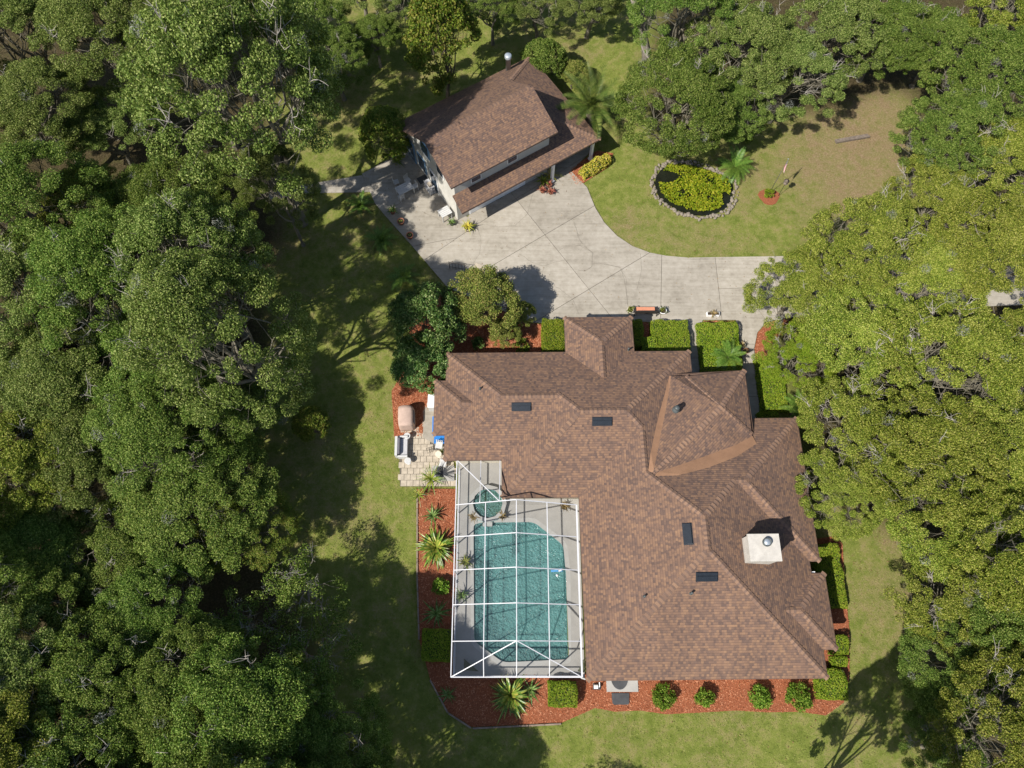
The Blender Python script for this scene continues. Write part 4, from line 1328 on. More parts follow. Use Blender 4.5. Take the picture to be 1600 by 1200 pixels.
def palm(name, label, px, py, z, fronds, n, s, trunk_h, trunk_r, leaf=None, group=None, bark=M_BARKD):
    p = at(px, py, z)
    o = thing(name, label, 'palm', (p.x, p.y, 0), random.uniform(0, 6.28), group)
    mb = MB()
    k = max(3, int(trunk_h / .25))
    mb.tube([(0, 0, -.05 + (trunk_h + .05) * i / k) for i in range(k + 1)], [trunk_r * (1.15 if i % 2 else .95) for i in range(k + 1)], 10)
    mb.build('trunk', bark, o)
    for i in range(n):
        f_ = fronds[i % len(fronds)]
        fo = obj('frond', f_, None, o, (0, 0, trunk_h - .03), (0, -random.uniform(-.25, .55) * (1 if i % 3 else 1.5), i * 2.399 + random.uniform(-.2, .2)), s * random.uniform(.82, 1.1))
        if leaf is not None: fo.material_slots[0].link = 'OBJECT'; fo.material_slots[0].material = leaf
    return o


def blade_mesh(name, L, W, droop, leaf, up=.9):
    mb = MB(); n = 7
    prev = None
    for i in range(n + 1):
        t_ = i / n
        c_ = Vector((L * t_ * math.cos(up) + L * .25 * t_ * t_, 0, L * (math.sin(up) * t_ - droop * t_ ** 2.2)))
        w = W * math.sin(math.pi * (.12 + .88 * t_) ** .75) * (1 if t_ < 1 else 0) + .004
        cur = [c_ + Vector((0, -w / 2, w * .18)), c_, c_ + Vector((0, w / 2, w * .18))]
        if prev:
            mb.face([prev[0], prev[1], cur[1], cur[0]]); mb.face([prev[1], prev[2], cur[2], cur[1]])
        prev = cur
    me = mb.mesh(name, [leaf])
    return me


BL = {'strap': [blade_mesh('leaf_strap', 1.0, .115, d_, L_BLADE, u_) for d_, u_ in ((.55, .9), (.75, .7), (.35, 1.15))],
      'agave': [blade_mesh('leaf_agave', 1.0, .12, d_, L_DARK, u_) for d_, u_ in ((.25, .55), (.35, .8), (.2, 1.1))],
      'brom': [blade_mesh('leaf_bromeliad', 1.0, .15, d_, L_BROM, u_) for d_, u_ in ((.55, .8), (.5, .6), (.3, 1.1))],
      'yucca': [blade_mesh('leaf_yucca', 1.0, .055, d_, L_BLADE, u_) for d_, u_ in ((.3, .5), (.4, .8), (.15, 1.1))]}


def rosette(name, label, px, py, kind, n, s, z=0.0, h0=0.0, leaf=None, cat='plant', group=None, parent=None, loc=None):
    if parent is None:
        p = at(px, py, z + .3 * s)
        o = thing(name, label, cat, (p.x, p.y, 0), random.uniform(0, 6.28), group)
    else: o = parent
    if h0 > .1 and parent is None: MB().tube([(0, 0, 0), (.03, .02, h0 * .6), (0, 0, h0)], [.06, .05, .045], 7).build('stem', M_BARKD, o)
    for i in range(n):
        lo_ = obj('leaf', BL[kind][i % 3], None, o, (random.uniform(-.04, .04) * s, random.uniform(-.04, .04) * s, h0 + (0 if loc is None else loc)), (0, random.uniform(-.25, .35), i * 2.399 + random.uniform(-.3, .3)), s * random.uniform(.65, 1.1))
        if leaf is not None: lo_.material_slots[0].link = 'OBJECT'; lo_.material_slots[0].material = leaf
    return o


def pot_plant(name, label, px, py, r, h, kind, n, s, potm=M_TERRA, leaf=None, z0=.05, fol=None, group=None):
    p = at(px, py, z0 + h)
    o = thing(name, label, 'potted plant', (p.x, p.y, z0), random.uniform(0, 6.28), group)
    MB().lathe([(.0, .005), (r * .7, .0), (r, h * .85), (r * 1.12, h * .86), (r * 1.12, h), (r * .95, h), (r * .93, h * .9)], 16).build('pot', potm, o, True)
    MB().lathe([(r * .93, h * .9), (0, h * .92)], 14).build('soil', M_SOIL, o)
    if n: rosette('', '', 0, 0, kind, n, s, parent=o, h0=h * .9, leaf=leaf)
    if fol is not None:
        rs = np.random.RandomState(int(px + py))
        CC, NN = [], []
        for i in range(10):
            C, N = clump(rs, np.array([rs.normal() * s * .3, rs.normal() * s * .3, h + s * .35 + rs.normal() * s * .12]), s * .32, 1500, .9, .5); CC.append(C); NN.append(N)
        C, N = np.concatenate(CC), np.concatenate(NN)
        obj('foliage', quads_mesh('foliage', leaf_quads(rs, C, N, .08, .05), [fol]), None, o)
    return o


# ------------------------------------------------------------------ woodland, left
LW = 'oaks of the left woodland'
LEFT = [
    ('oakB', 385, 165, 6.3, 'broad grey-green live oak with many bare pale branches, left of the garage', None),
    ('oakC', 300, 105, 4.2, 'tall live oak close behind the bare-branched oak, to its left', None),
    ('oakA', 40, 40, 4.8, 'live oak filling the top left corner of the photo', None),
    ('oakC', 165, 55, 5.2, 'live oak at the top edge, second tree from the left corner', None),
    ('oakD', 295, 20, 4.8, 'live oak at the top edge above the bare-branched oak', None),
    ('oakA', 70, 190, 4.4, 'live oak on the left edge above the dark woodland gap', None),
    ('oakC', 165, 205, 3.6, 'small live oak just left of the bare-branched oak', None),
    ('oakD', 55, 345, 5.0, 'live oak on the left edge below the dark woodland gap', L_OAK_D),
    ('oakA', 150, 330, 3.6, 'low yellowish live oak at the foot of the dark woodland gap', L_OAK_E),
    ('oakC', 245, 335, 4.2, 'live oak directly below the bare-branched oak', L_OAK_D),
    ('oakA', 335, 320, 3.8, 'small live oak near the side path, below the bare-branched oak', L_OAK_D),
    ('oakB', 60, 475, 5.0, 'live oak on the left edge, fifth tree down from the corner', None),
    ('oakD', 180, 465, 4.6, 'live oak inside the left wood, level with the driveway', L_OAK_D),
    ('oakB', 300, 425, 4.6, 'deep green live oak left of the shaded lawn, level with the driveway', None),
    ('oakC', 110, 605, 4.7, 'live oak on the left edge level with the house front', None),
    ('oakB', 230, 575, 4.4, 'live oak deep in the left wood level with the house front', L_OAK_D),
    ('oakD', 340, 540, 4.9, 'live oak above a sandy gap, at the wood edge facing the lawn', None),
    ('oakA', 30, 730, 4.3, 'yellowing live oak on the left edge level with the patio', L_OAK_E),
    ('oakC', 140, 705, 4.0, 'live oak second in from the left edge, level with the patio', None),
    ('oakD', 255, 690, 4.4, 'dense live oak third in from the left edge, level with the patio', L_OAK_D),
    ('oakB', 345, 655, 3.8, 'shaded live oak at the wood edge beside the dark lawn', L_OAK_D),
    ('oakC', 55, 850, 4.0, 'live oak on the left edge level with the pool', L_OAK_D),
    ('oakA', 300, 790, 5.0, 'tall bright-topped live oak at the wood edge level with the pool', L_OAK_D),
    ('oakD', 375, 830, 3.0, 'young bright green oak leaning out beside the dark lawn', L_LIGHT),
    ('oakB', 195, 860, 3.8, 'shaded live oak between the pool-level oaks', L_OAK_D),
    ('oakA', 85, 950, 3.9, 'sunlit live oak low on the left edge', L_OAK_D),
    ('oakC', 235, 970, 3.6, 'dark shaded live oak deep in the lower left wood', L_OAK_D),
    ('oakD', 45, 1060, 4.0, 'live oak on the left edge near the bottom corner', None),
    ('oakB', 150, 1065, 4.2, 'live oak second in from the left edge near the bottom', L_OAK_D),
    ('oakA', 290, 1090, 4.1, 'dark live oak in the lower left shade', L_OAK_D),
    ('oakC', 400, 1120, 4.5, 'large live oak at the bottom edge beside the shaded lawn', L_OAK_D),
    ('oakA', 520, 1150, 3.3, 'half-lit live oak at the bottom edge nearest the house', L_OAK_D),
    ('oakD', 30, 1185, 4.0, 'live oak filling the bottom left corner of the photo', L_OAK_E),
    ('oakB', 140, 1190, 4.0, 'live oak on the bottom edge, second from the left corner', L_OAK_D),
    ('oakC', 260, 1195, 4.0, 'live oak on the bottom edge, third from the left corner', None),
]
HSF = {(385, 165): 1.4, (300, 105): 1.55, (470, 75): 1.3,  (300, 425): 1.4, (340, 540): 1.35, (345, 655): .7, (300, 790): .72, (375, 830): .75, (335, 320): .8, (400, 1120): 1.2, (520, 1150): 1.2, (195, 860): .8, (255, 690): .9}
for key, px, py, R_, lab, lf in LEFT: tree(key, px, py, R_, lab, lf, LW, hs=HSF.get((px, py), random.uniform(.9, 1.15)))
for px, py, R_, lab in ((470, 925, 2.7, 'thin grey half-bare tree standing in the shaded lawn'), (480, 1030, 2.8, 'twiggy sparse tree in deep shade below the half-bare tree'), (385, 985, 2.6, 'scrubby sparse tree in the darkest part of the lower wood')):
    tree('sparse', px, py, R_, lab, L_OAK_D, 'scrubby trees at the wood edge', name='scrub_tree')
tree('oakD', 432, 300, 2.6, 'thin tall oak overhanging the side path left of the garage', None, None, hs=1.65)
tree('broad', 490, 662, 1.2, 'small lone sapling in the shade on the left lawn', L_LIGHT, name='sapling')
OUT = 'trees outside the picture whose shadows reach in'
for k, (px, py, R_) in enumerate(((-110, 150, 5), (-120, 420, 5), (-110, 680, 4.8), (-100, 900, 4.6), (-80, 1130, 4.6), (70, 1320, 4.6), (230, 1330, 4.6), (390, 1310, 4.8), (540, 1300, 4.2))):
    tree(('oakA', 'oakB', 'oakC', 'oakD')[k % 4], px, py, R_, ('live oak beyond the left edge, %s from the top' % ('first', 'second', 'third', 'fourth', 'fifth')[k]) if k < 5
         else 'live oak below the bottom edge, %s from the left' % ('first', 'second', 'third', 'fourth')[k - 5], L_OAK_D, OUT, hs=1.1)
tree('broad', 1358, 1305, 2.2, 'tall tree just below the picture, shading the lawn at the house corner', L_OAK_D, OUT, hs=2.4)
tree('sparse', 890, 1355, 2.4, 'thin tree outside the picture below the pool, shading the lower lawn', None, OUT, hs=1.2)
tree('oakC', 680, 1330, 3.2, 'tree outside the picture below the shaded pool corner', None, OUT)

# ------------------------------------------------------------------ trees, top
tree('broad', 690, 68, 2.7, 'tall bright green broadleaf tree behind the garage left corner', L_LIGHT, name='broadleaf_tree', hs=1.35)
tree('broad', 598, 212, 1.9, 'small bright green tree left of the garage side wall', L_LIGHT, name='broadleaf_tree')
tree('evergreen', 848, 98, 1.9, 'round dark green bush behind the garage peak', L_OAK_D, name='evergreen_bush', cat='bush')
tree('evergreen', 895, 118, 1.3, 'lower rounded bush between garage peak and date palm', L_OLIVE, name='evergreen_bush', cat='bush')
TG = 'oaks along the top edge'
TOP = [('oakA', 560, -25, 3.4, 'oak at the top edge above the shaded back lawn', None), ('oakC', 478, 48, 3.3, 'oak at the top edge right of the bare-branched oak', L_OAK_D), ('oakB', 520, 95, 2.9, 'oak over the shaded back lawn, between bare-branched oak and garage', L_OAK_D), ('oakD', 630, -15, 2.8, 'oak at the top edge left above the bright broadleaf tree', None), ('oakB', 768, 12, 2.6, 'oak at the top edge right of the bright broadleaf tree', L_OAK_D), ('oakA', 585, 60, 2.2, 'small oak on the shaded lawn left of the bright broadleaf tree', L_OAK_D),
       ('oakC', 842, 2, 2.9, 'oak at the top edge above the garage peak', None), ('oakD', 1075, 25, 4.0, 'tall oak at the top edge beside the leaning grey trunk', L_OAK_D),
       ('dense', 1064, 160, 4.6, 'dense dark oak overhanging the pond', L_OAK_D), ('dense2', 1135, 170, 3.2, 'smaller oak between the pond oak and the clearing', L_OAK_D), ('dense', 1165, 75, 4.6, 'dense oak behind the pond oak at the top edge', L_OAK_W),
       ('dense2', 1235, 120, 3.9, 'oak at the top of the sandy clearing', L_OAK_W), ('dense', 1300, 45, 4.4, 'oak at the top edge above the clearing', L_OAK_W),
       ('dense2', 1385, 55, 3.8, 'oak at the top edge above the clearing right corner', L_OAK_D), ('oakA', 925, -12, 3.3, 'oak at the top edge over the grass strip left of the leaning trunk', None), ('oakA', 690, -70, 3.4, 'oak at the top edge behind the bright broadleaf tree', None)]
for key, px, py, R_, lab, lf in TOP: tree(key, px, py, R_, lab, lf, TG)
# leaning trunk
a, b = at(1012, 108, 0.2), at(985, -20, 7.0)
lt = thing('leaning_trunk', 'thick grey leaning tree trunk at the top edge', 'tree trunk', (a.x, a.y, 0))
m_ = Vector((b.x - a.x, b.y - a.y, 7.0))
MB().tube([(0, 0, -.1), tuple(m_ * .25 + Vector((.15, 0, .3))), tuple(m_ * .6 + Vector((.1, 0, .4))), tuple(m_)], [.42, .34, .29, .24], 10).build('trunk', M_BARK, lt, True)
mb = MB(); mb.tube([tuple(m_ * .55 + Vector((.1, 0, .4))), tuple(m_ * .75 + Vector((.9, .3, .8))), tuple(m_ * .9 + Vector((2.0, .8, 1.4)))], [.16, .12, .07], 7); mb.build('branch', M_BARK, lt, True)
a, b = at(1161, 212, 0), at(1184, 145, 4.5)
pl = thing('slender_trunk', 'slender pale trunk in the shade beside the pond oak', 'tree trunk', (a.x, a.y, 0))
MB().tube([(0, 0, -.1), ((b.x - a.x) * .5 + .05, (b.y - a.y) * .5, 2.2), (b.x - a.x, b.y - a.y, 4.5)], [.10, .085, .07], 8).build('trunk', M_BARK, pl, True)

# ------------------------------------------------------------------ trees, right
RG = 'yellow green oaks of the right wood'
RIGHT = [('dense', 1248, 452, 3.8, 'yellow-green oak reaching over the end of the driveway', None), ('dense2', 1345, 385, 4.2, 'yellow-green oak on the upper side of the driveway', None),
         ('dense', 1470, 330, 4.2, 'yellow-green oak at the right side of the clearing', None), ('dense2', 1480, 215, 3.9, 'oak at the clearing edge, right of the fallen timber', L_OAK_D),
         ('dense', 1560, 250, 4.6, 'yellow-green oak on the right edge level with the pond', None), ('dense2', 1545, 120, 4.6, 'oak on the right edge above the clearing level', L_OAK_D),
         ('dense', 1470, 70, 4.0, 'oak near the top right corner, above the clearing', L_OAK_D), ('dense2', 1580, 10, 4.4, 'oak filling the top right corner of the photo', None),
         ('dense2', 1435, 445, 4.4, 'yellow-green oak spreading over the hidden driveway', None), ('dense', 1560, 400, 4.6, 'yellow-green oak on the right edge level with the driveway', None),
         ('dense', 1345, 545, 4.5, 'large oak right of the entrance path', None), ('dense2', 1470, 570, 4.6, 'oak behind the path-side oak, level with the entrance', None),
         ('dense', 1585, 560, 4.5, 'oak on the right edge level with the entrance', None), ('dense2', 1245, 560, 2.7, 'low rounded oak closest to the entrance path', L_HEDGE),
         ('dense2', 1335, 680, 4.1, 'oak right of the sago palm beside the house wall', None), ('dense', 1450, 700, 4.5, 'oak in the middle of the right wood, level with the chimney top', None),
         ('dense2', 1570, 720, 4.7, 'oak on the right edge just below the middle', None), ('dense', 1318, 765, 2.9, 'oak crowding the right eave above the grass strip', None),
         ('dense', 1500, 825, 4.2, 'oak at the upper end of the right grass strip', L_OAK_E), ('dense2', 1595, 870, 4.4, 'oak on the right edge level with the chimney', L_OAK_E),
         ('dense2', 1500, 950, 3.9, 'oak bordering the middle of the right grass strip', L_OAK_E), ('dense', 1590, 1010, 4.2, 'oak on the right edge near the bottom', L_OAK_D),
         ('dense', 1495, 1060, 3.4, 'oak at the lower end of the right grass strip', L_OAK_D), ('dense2', 1560, 1140, 4.2, 'oak in the bottom right corner of the photo', L_OAK_E),
         ('dense', 1480, 1175, 2.6, 'small oak on the bottom edge near the right corner', L_OAK_D)]
for k, (key, px, py, R_, lab, lf) in enumerate(RIGHT): tree(key, px, py, R_ * .95, lab, lf, RG, hs=(.85, 1.1, .95, 1.2)[k % 4])

# ------------------------------------------------------------------ garden trees, hedges and shrubs
tree('evergreen', 664, 500, 2.6, 'glossy dark green garden tree beside the olive tree, upper of two', None, name='evergreen_tree', hs=1.1)
tree('evergreen', 655, 572, 2.15, 'glossy dark green garden tree at the house corner above the mulch', None, name='evergreen_tree', hs=.9)
tree('olive', 755, 470, 2.7, 'olive green rounded tree at the driveway edge by the house', None, name='garden_tree')
tree('olive', 815, 492, 1.15, 'small olive green tree between the rounded tree and clipped hedge', None, name='garden_tree')
tree('olive', 790, 522, 1.25, 'low olive shrub tree against the front eave', None, name='garden_tree')
shrub('leafy_shrub', 'low green leafy shrub below the front eave by mulch', 815, 540, .55, .6, L_LIGHT, .16, .08, 700)
shrub('leafy_shrub', 'dark small shrub in red mulch between the two garden trees', 748, 535, .5, .6, L_DARK, .16, .08, 700)
shrub('red_shrub', 'small red-leaved shrub beside the front mulch bed', 804, 518, .3, .8, L_REDLEAF, .12, .06, 900)

pxhedge('box_hedge', 'tall clipped yellow-green hedge left of the projecting front wing', 847, 497, 884, 550, 1.5)
pxhedge('box_hedge', 'narrow shaded hedge strip right of the projecting front wing', 992, 497, 1004, 540, 1.0)
pxhedge('box_hedge', 'small cube hedge in the front wing corner', 1004, 525, 1027, 546, 1.0)
pxhedge('box_hedge', 'wide flat-topped hedge left of the entrance walk', 1022, 499, 1075, 552, 0.9)
pxhedge('box_hedge', 'long flat-topped hedge in front of the entrance roof with sago palm', 1099, 501, 1152, 585, 0.9)
pxhedge('box_hedge', 'low hedge block at the house wall below the path-side oak', 1187, 643, 1217, 660, 0.8)
pxhedge('box_hedge', 'long narrow hedge along the right wall below the chimney', 1284, 848, 1312, 950, 0.8)
pxhedge('box_hedge', 'square hedge at the right house corner, upper of three', 1302, 992, 1325, 1022, 0.8)
pxhedge('box_hedge', 'small low hedge between the two right corner hedges', 1303, 1026, 1324, 1042, 0.7)
pxhedge('box_hedge', 'large rounded hedge at the lower right house corner', 1282, 1044, 1322, 1094, 0.9)
pxhedge('box_hedge', 'square clipped hedge below the screen enclosure corner', 857, 1064, 902, 1105, 1.0)
pxhedge('box_hedge', 'shaded square hedge left of the pool enclosure', 657, 982, 705, 1034, 0.9)
pxhedge('ground_hedge', 'low green hedge strip between entrance path and oaks', 1190, 560, 1222, 642, 0.5)
SG = 'round shrubs in the mulch below the house'
for px, r_, lab in ((1037, .68, 'round green shrub nearest the dark mat, first of four below the eave'), (1103, .56, 'smallest round green shrub, second of four below the eave'),
                    (1188, .68, 'round green shrub, third of four below the eave'), (1250, .80, 'largest round green shrub, fourth below the eave beside the corner hedge')):
    shrub('round_shrub', lab, px, 1090, r_, 1.0, L_SHRUB, .12, .065, 1500, SG, nclump=34)
shrub('round_shrub', 'round yellow-green shrub left of the pool enclosure', 688, 915, .55, .9, L_SHRUB, .13, .08, 1300)
p = at(930, 258, .5)
hedge('croton_hedge', 'yellow flowering croton hedge beside the carport post', p.x - 1.25, p.x + 1.25, p.y - .42, p.y + .42, .7, L_CROTON, GA + .02, 'hedge', 300, .13, .08, lump=.10)

rosette('strap_plant', 'big spiky green clump in mulch left of the pool enclosure', 680, 855, 'strap', 90, 1.55)
rosette('strap_plant', 'big spiky green clump in mulch below the pool enclosure', 797, 1088, 'strap', 90, 1.55)
rosette('yucca', 'yucca with a tuft of narrow leaves by the patio corner', 676, 752, 'yucca', 44, 1.0, h0=.9)
rosette('yucca', 'leaning yucca at the left edge of the poolside bed', 655, 775, 'yucca', 30, .8, h0=.5)
rosette('agave', 'small grey-green spiky plant between yucca and big spiky clump', 676, 806, 'agave', 22, .8, h0=.3)
rosette('agave', 'dark small plant in mulch below the yellow-green round shrub', 681, 958, 'agave', 24, 1.0)
rosette('agave', 'bluish small agave beside the big clump below the enclosure', 829, 1078, 'agave', 22, .85)
rosette('agave', 'tiny green plant in mulch left of the lower pool corner', 700, 1085, 'agave', 18, .7)
rosette('strap_plant', 'green strap-leaved plant by the garage side wall', 620, 250, 'strap', 26, .9)
palm('date_palm', 'date palm with long feathery fronds beside the carport roof', 925, 158, 3.2, FR_DATE, 30, 1.0, 2.6, .28)
palm('sago_palm', 'sago palm growing out of the long entrance hedge', 1140, 555, 1.3, FR_SAGO, 26, 1.2, 1.0, .16)
palm('sago_palm', 'sago palm at the foot of the oaks beside the right eave', 1250, 638, 1.4, FR_SAGO, 24, 1.4, 1.1, .18)
palm('sago_palm', 'sago palm on the right rim of the pond', 1150, 256, .8, FR_SAGO, 22, 1.5, .5, .18)
palm('sago_palm', 'sago palm on the lawn left of the garage paving', 562, 318, .6, FR_SAGO, 22, 1.15, .35, .16)
palm('sago_palm', 'shaded sago palm on the dark lawn left of the driveway', 595, 372, .6, FR_SAGO, 20, 1.2, .35, .16)
palm('sago_palm', 'deeply shaded sago palm beside the driveway corner', 628, 430, .6, FR_SAGO, 20, 1.3, .35, .16)
shrub('leafy_shrub', 'leafy dwarf palm shrub in shade beside the pond sago', 1168, 212, .6, .9, L_LIGHT, .22, .08, 500)

# ------------------------------------------------------------------ pond
rim = roundpoly(P((1036, 256), (1019, 283), (1026, 309), (1058, 332), (1100, 341), (1136, 330), (1147, 304), (1146, 284), (1120, 270), (1080, 256)), 1.0, 5)
pc_ = at(1083, 300)
pond = thing('pond', 'stone rimmed garden pond filled with yellow-green water plants', 'pond', (pc_.x, pc_.y, 0))
loc = [(x - pc_.x, y - pc_.y) for x, y in rim]
sh_ = MB().prism(shrink(loc, .1), -0.02, 0.10).mesh('water', [M_DARKWATER])
obj('water', sh_, None, pond)
stones = []
for k in range(5):
    bm = bmesh.new(); bmesh.ops.create_icosphere(bm, subdivisions=2, radius=1.0)
    r_ = random.Random(k)
    for v in bm.verts: v.co = Vector((v.co.x, v.co.y * .75, v.co.z * .6)) * r_.uniform(.82, 1.12)
    me = bpy.data.meshes.new('stone'); bm.to_mesh(me); bm.free(); me.materials.append(M_STONE); stones.append(me)
per = [math.dist(loc[i], loc[(i + 1) % len(loc)]) for i in range(len(loc))]
tot = sum(per)
for ring, n_, off, zz, sc in ((0, 74, .02, .05, (.08, .23)), (1, 66, .18, .09, (.06, .19))):
    lp = shrink(loc, -off)
    for k in range(n_):
        d = tot * (k + random.uniform(-.25, .25)) / n_ % tot
        i = 0
        while d > per[i]: d -= per[i]; i += 1
        a_, b_ = lp[i], lp[(i + 1) % len(lp)]
        x, y = a_[0] + (b_[0] - a_[0]) * d / per[i], a_[1] + (b_[1] - a_[1]) * d / per[i]
        jr = random.uniform(-.10, .16); jl = math.hypot(x, y); x, y = x * (1 + jr / jl), y * (1 + jr / jl)
        obj('stone', stones[k % 5], None, pond, (x, y, zz), (random.uniform(-.3, .3), random.uniform(-.3, .3), random.uniform(0, 6.28)), random.uniform(*sc))
rs = np.random.RandomState(21)
n = 9000
X = rs.uniform(-3.2, 3.2, n); Y = rs.uniform(-2.6, 2.6, n)
inner = shrink(loc, .32)
k = inside(inner, X, Y) & ~(((X + 2.05) / 1.0) ** 2 + ((Y - 1.2) / .55) ** 2 < 1) & ~(((X - 2.35) / .35) ** 2 + ((Y + .9) / .8) ** 2 < 1) & (np.sin(X * 3.1 + 1) + np.sin(Y * 3.7 + X) + rs.uniform(-1.2, 1.6, n) > -1.1)
X, Y = X[k], Y[k]
Z = .16 + .14 * (np.sin(X * 2.3) * np.cos(Y * 2.9) + 1) / 2 + rs.uniform(0, .12, len(X))
C = np.stack([X, Y, Z], -1); N = np.stack([X * 0, X * 0, X * 0 + 1], -1) + rs.normal(size=C.shape) * .45
wp = obj('water_plants', quads_mesh('water_plants', leaf_quads(rs, C, N, rs.uniform(.10, .2, len(C)), rs.uniform(.09, .16, len(C))), [L_POND]), None, pond)
wp['kind'] = 'stuff'

# ------------------------------------------------------------------ clearing: flagpole, feeder, timber
fb = at(1202, 302)
bed = sheet('mulch_ring', [(fb.x - .05 + (.78 + .12 * math.sin(3 * a_)) * math.cos(a_), fb.y - .32 + .72 * math.sin(a_)) for a_ in np.linspace(0, 6.1, 16)], .02, M_MULCH, thick=.05)
tag(bed, kind='structure')
pole = thing('flagpole', 'thin grey flagpole standing in a red mulch ring', 'flagpole', (fb.x, fb.y, 0))
MB().tube([(0, 0, 0), (0, 0, 2.0), (.01, 0, 3.95)], [.024, .02, .014], 10).build('pole', M_PIPE, pole, True)
MB().lathe([(0.0, 3.93), (.05, 3.97), (.0, 4.03)], 10).build('finial', M_GALV, pole, True)
mb = MB()
nf, mf = 8, 9
for i in range(nf):
    for j in range(mf):
        q_ = []
        for a_, b_ in ((i, j), (i + 1, j), (i + 1, j + 1), (i, j + 1)):
            u_, v_ = a_ / nf, b_ / mf
            x = .04 + .32 * u_ * (0.35 + .65 * v_) ; y = .07 * math.sin(u_ * 9 + v_ * 2) * u_ - .10 * u_
            q_.append(((x, y, 3.85 - 1.45 * v_ * (.55 + .45 * u_) - .35 * u_ * (1 - v_)), (v_, 1 - u_)))
        mb.face([p_[0] for p_ in q_], [p_[1] for p_ in q_])
fg = mb.build('flag', M_FLAG, None, True, loc=(fb.x, fb.y, 0), rot=(0, 0, -.9))
tag(fg, 'small striped flag with blue canton drooping from the flagpole', 'flag')
shrub('round_shrub', 'tiny clipped round shrub at the foot of the flagpole', 1202, 302, .40, .55, L_HEDGE, .08, .055, 3800, nclump=26, z=.3)
bf = at(1216, 306)
fd = thing('bird_feeder', 'grey bird feeder on a thin pole beside the flagpole', 'bird feeder', (bf.x, bf.y, 0))
MB().tube([(0, 0, 0), (0, 0, 1.55)], .018, 6).build('pole', M_IRON, fd)
MB().lathe([(0, 1.5), (.16, 1.52), (.17, 1.56), (.09, 1.6), (.10, 1.78), (.20, 1.80), (.0, 1.95)], 12).build('feeder', M_WOODGREY, fd, True)
a, b = at(1305, 222), at(1357, 213)
d = b - a
tb = thing('timber_beam', 'weathered grey timber beam lying in the sandy clearing', 'timber', (a.x, a.y, 0), math.atan2(d.y, d.x))
L_ = Vector((d.x, d.y)).length
for k in range(2): MB().box(0, L_ * (1 - .03 * k), -.16 + k * .165, -.01 + k * .165, -.01, .17 - .02 * k).build('plank', M_WOODGREY, tb)

# ------------------------------------------------------------------ patio with furniture, left of the house
patio = sheet('patio', PATIO_POLY, 0.012, M_JOINT, thick=.05)
tag(patio, kind='structure')
xs_ = [p_[0] for p_ in PATIO_POLY]; ys_ = [p_[1] for p_ in PATIO_POLY]
s_ = .40
y = min(ys_)
pm = None
row = 0
while y < max(ys_):
    x = min(xs_) + (0 if row % 2 else -.2)
    while x < max(xs_):
        if inside(PATIO_POLY, np.array([x + s_ / 2]), np.array([y + s_ / 2]))[0] and x < at(664, 700).x + .3 or (inside(PATIO_POLY, np.array([x + s_ / 2]), np.array([y + s_ / 2]))[0] and y < at(690, 712).y):
            if pm is None: pm = MB().box(-s_ / 2 + .012, s_ / 2 - .012, -s_ / 2 + .012, s_ / 2 - .012, -.03, 0).mesh('paver', [M_PAVER])
            obj('paver', pm, None, patio, (x + s_ / 2, y + s_ / 2, .05 + random.uniform(-.006, .006)), (0, 0, random.choice((0, 1, 2, 3)) * math.pi / 2 + random.uniform(-.02, .02)))
        x += s_
    y += s_; row += 1
sheet('walk_slab', P((662, 640), (668, 629), (696, 626), (698, 712), (690, 700), (668, 688), (661, 684)), .057, M_CONC, patio, .05)

gc = at(634, 651, .8)
gl = thing('covered_grill', 'barbecue under a tan fitted cover beside the mulch', 'grill', (gc.x, gc.y, 0), .06)
bm = bmesh.new(); bmesh.ops.create_cube(bm, size=1.0)
bmesh.ops.subdivide_edges(bm, edges=bm.edges[:], cuts=5, use_grid_fill=True)
for v in bm.verts:
    x, y, z = v.co
    f_ = 1.0 + .12 * (.5 - z) + .03 * math.sin(11 * math.atan2(y, x)) * (.5 - z)
    rr = max(0, (x * x + y * y) - .30) * .35
    v.co = Vector((x * .95 * f_ * (1 - rr), y * 1.35 * f_ * (1 - rr), (z + .5) * 1.12 - max(0, z) * (abs(x) ** 2 * .9) + .02))
me = bpy.data.meshes.new('cover'); bm.to_mesh(me); bm.free(); me.materials.append(M_COVER); me.polygons.foreach_set('use_smooth', [True] * len(me.polygons))
obj('cover', me, None, gl)
MB().box(.44, .53, -.42, .42, .25, .85).build('side_handle', M_DKFAB, gl)
lv = at(627, 699, .4)
sf = thing('loveseat', 'grey patio loveseat with charcoal back cushion facing right', 'sofa', (lv.x, lv.y, .05), 0.03)
MB().box(-.18, .42, -.62, .62, .12, .36).build('seat', M_GREYFAB, sf)
MB().box(-.12, .40, -.56, .56, .362, .46).build('seat_cushion', M_GREYFAB, sf)
MB().box(-.36, -.20, -.64, .64, .12, .78).build('backrest', M_FURN, sf)
MB().box(-.195, -.06, -.54, .54, .465, .76).build('back_cushion', M_DKFAB, sf)
for sg in (-1, 1):
    MB().box(-.19, .43, sg * .66 - .06, sg * .66 + .06, .12, .6).build('armrest', M_FURN, sf)
    for x in (-.30, .38): MB().box(x - .03, x + .03, sg * .6 - .03, sg * .6 + .03, 0, .118).build('leg', M_FURN, sf)
for px, py, lab in ((636, 681, 'round white side table above the loveseat'), (637, 720, 'round white side table below the loveseat')):
    q_ = at(px, py, .5)
    o = thing('side_table', lab, 'side table', (q_.x, q_.y, .05), 0, 'round white patio tables')
    MB().lathe([(0, .44), (.21, .44), (.215, .48), (.2, .485), (0, .487)], 20).build('table_top', M_FURN, o)
    MB().lathe([(.15, 0), (.15, .02), (.03, .04), (.03, .44)], 12).build('pedestal', M_FURN, o)
q_ = at(674, 627, .9)
cb = thing('storage_cabinet', 'tall white storage box against the left house wall', 'cabinet', (q_.x, q_.y, .03), 0)
MB().box(-.2, .2, -.42, .42, 0, .9).build('body', M_FURN, cb)
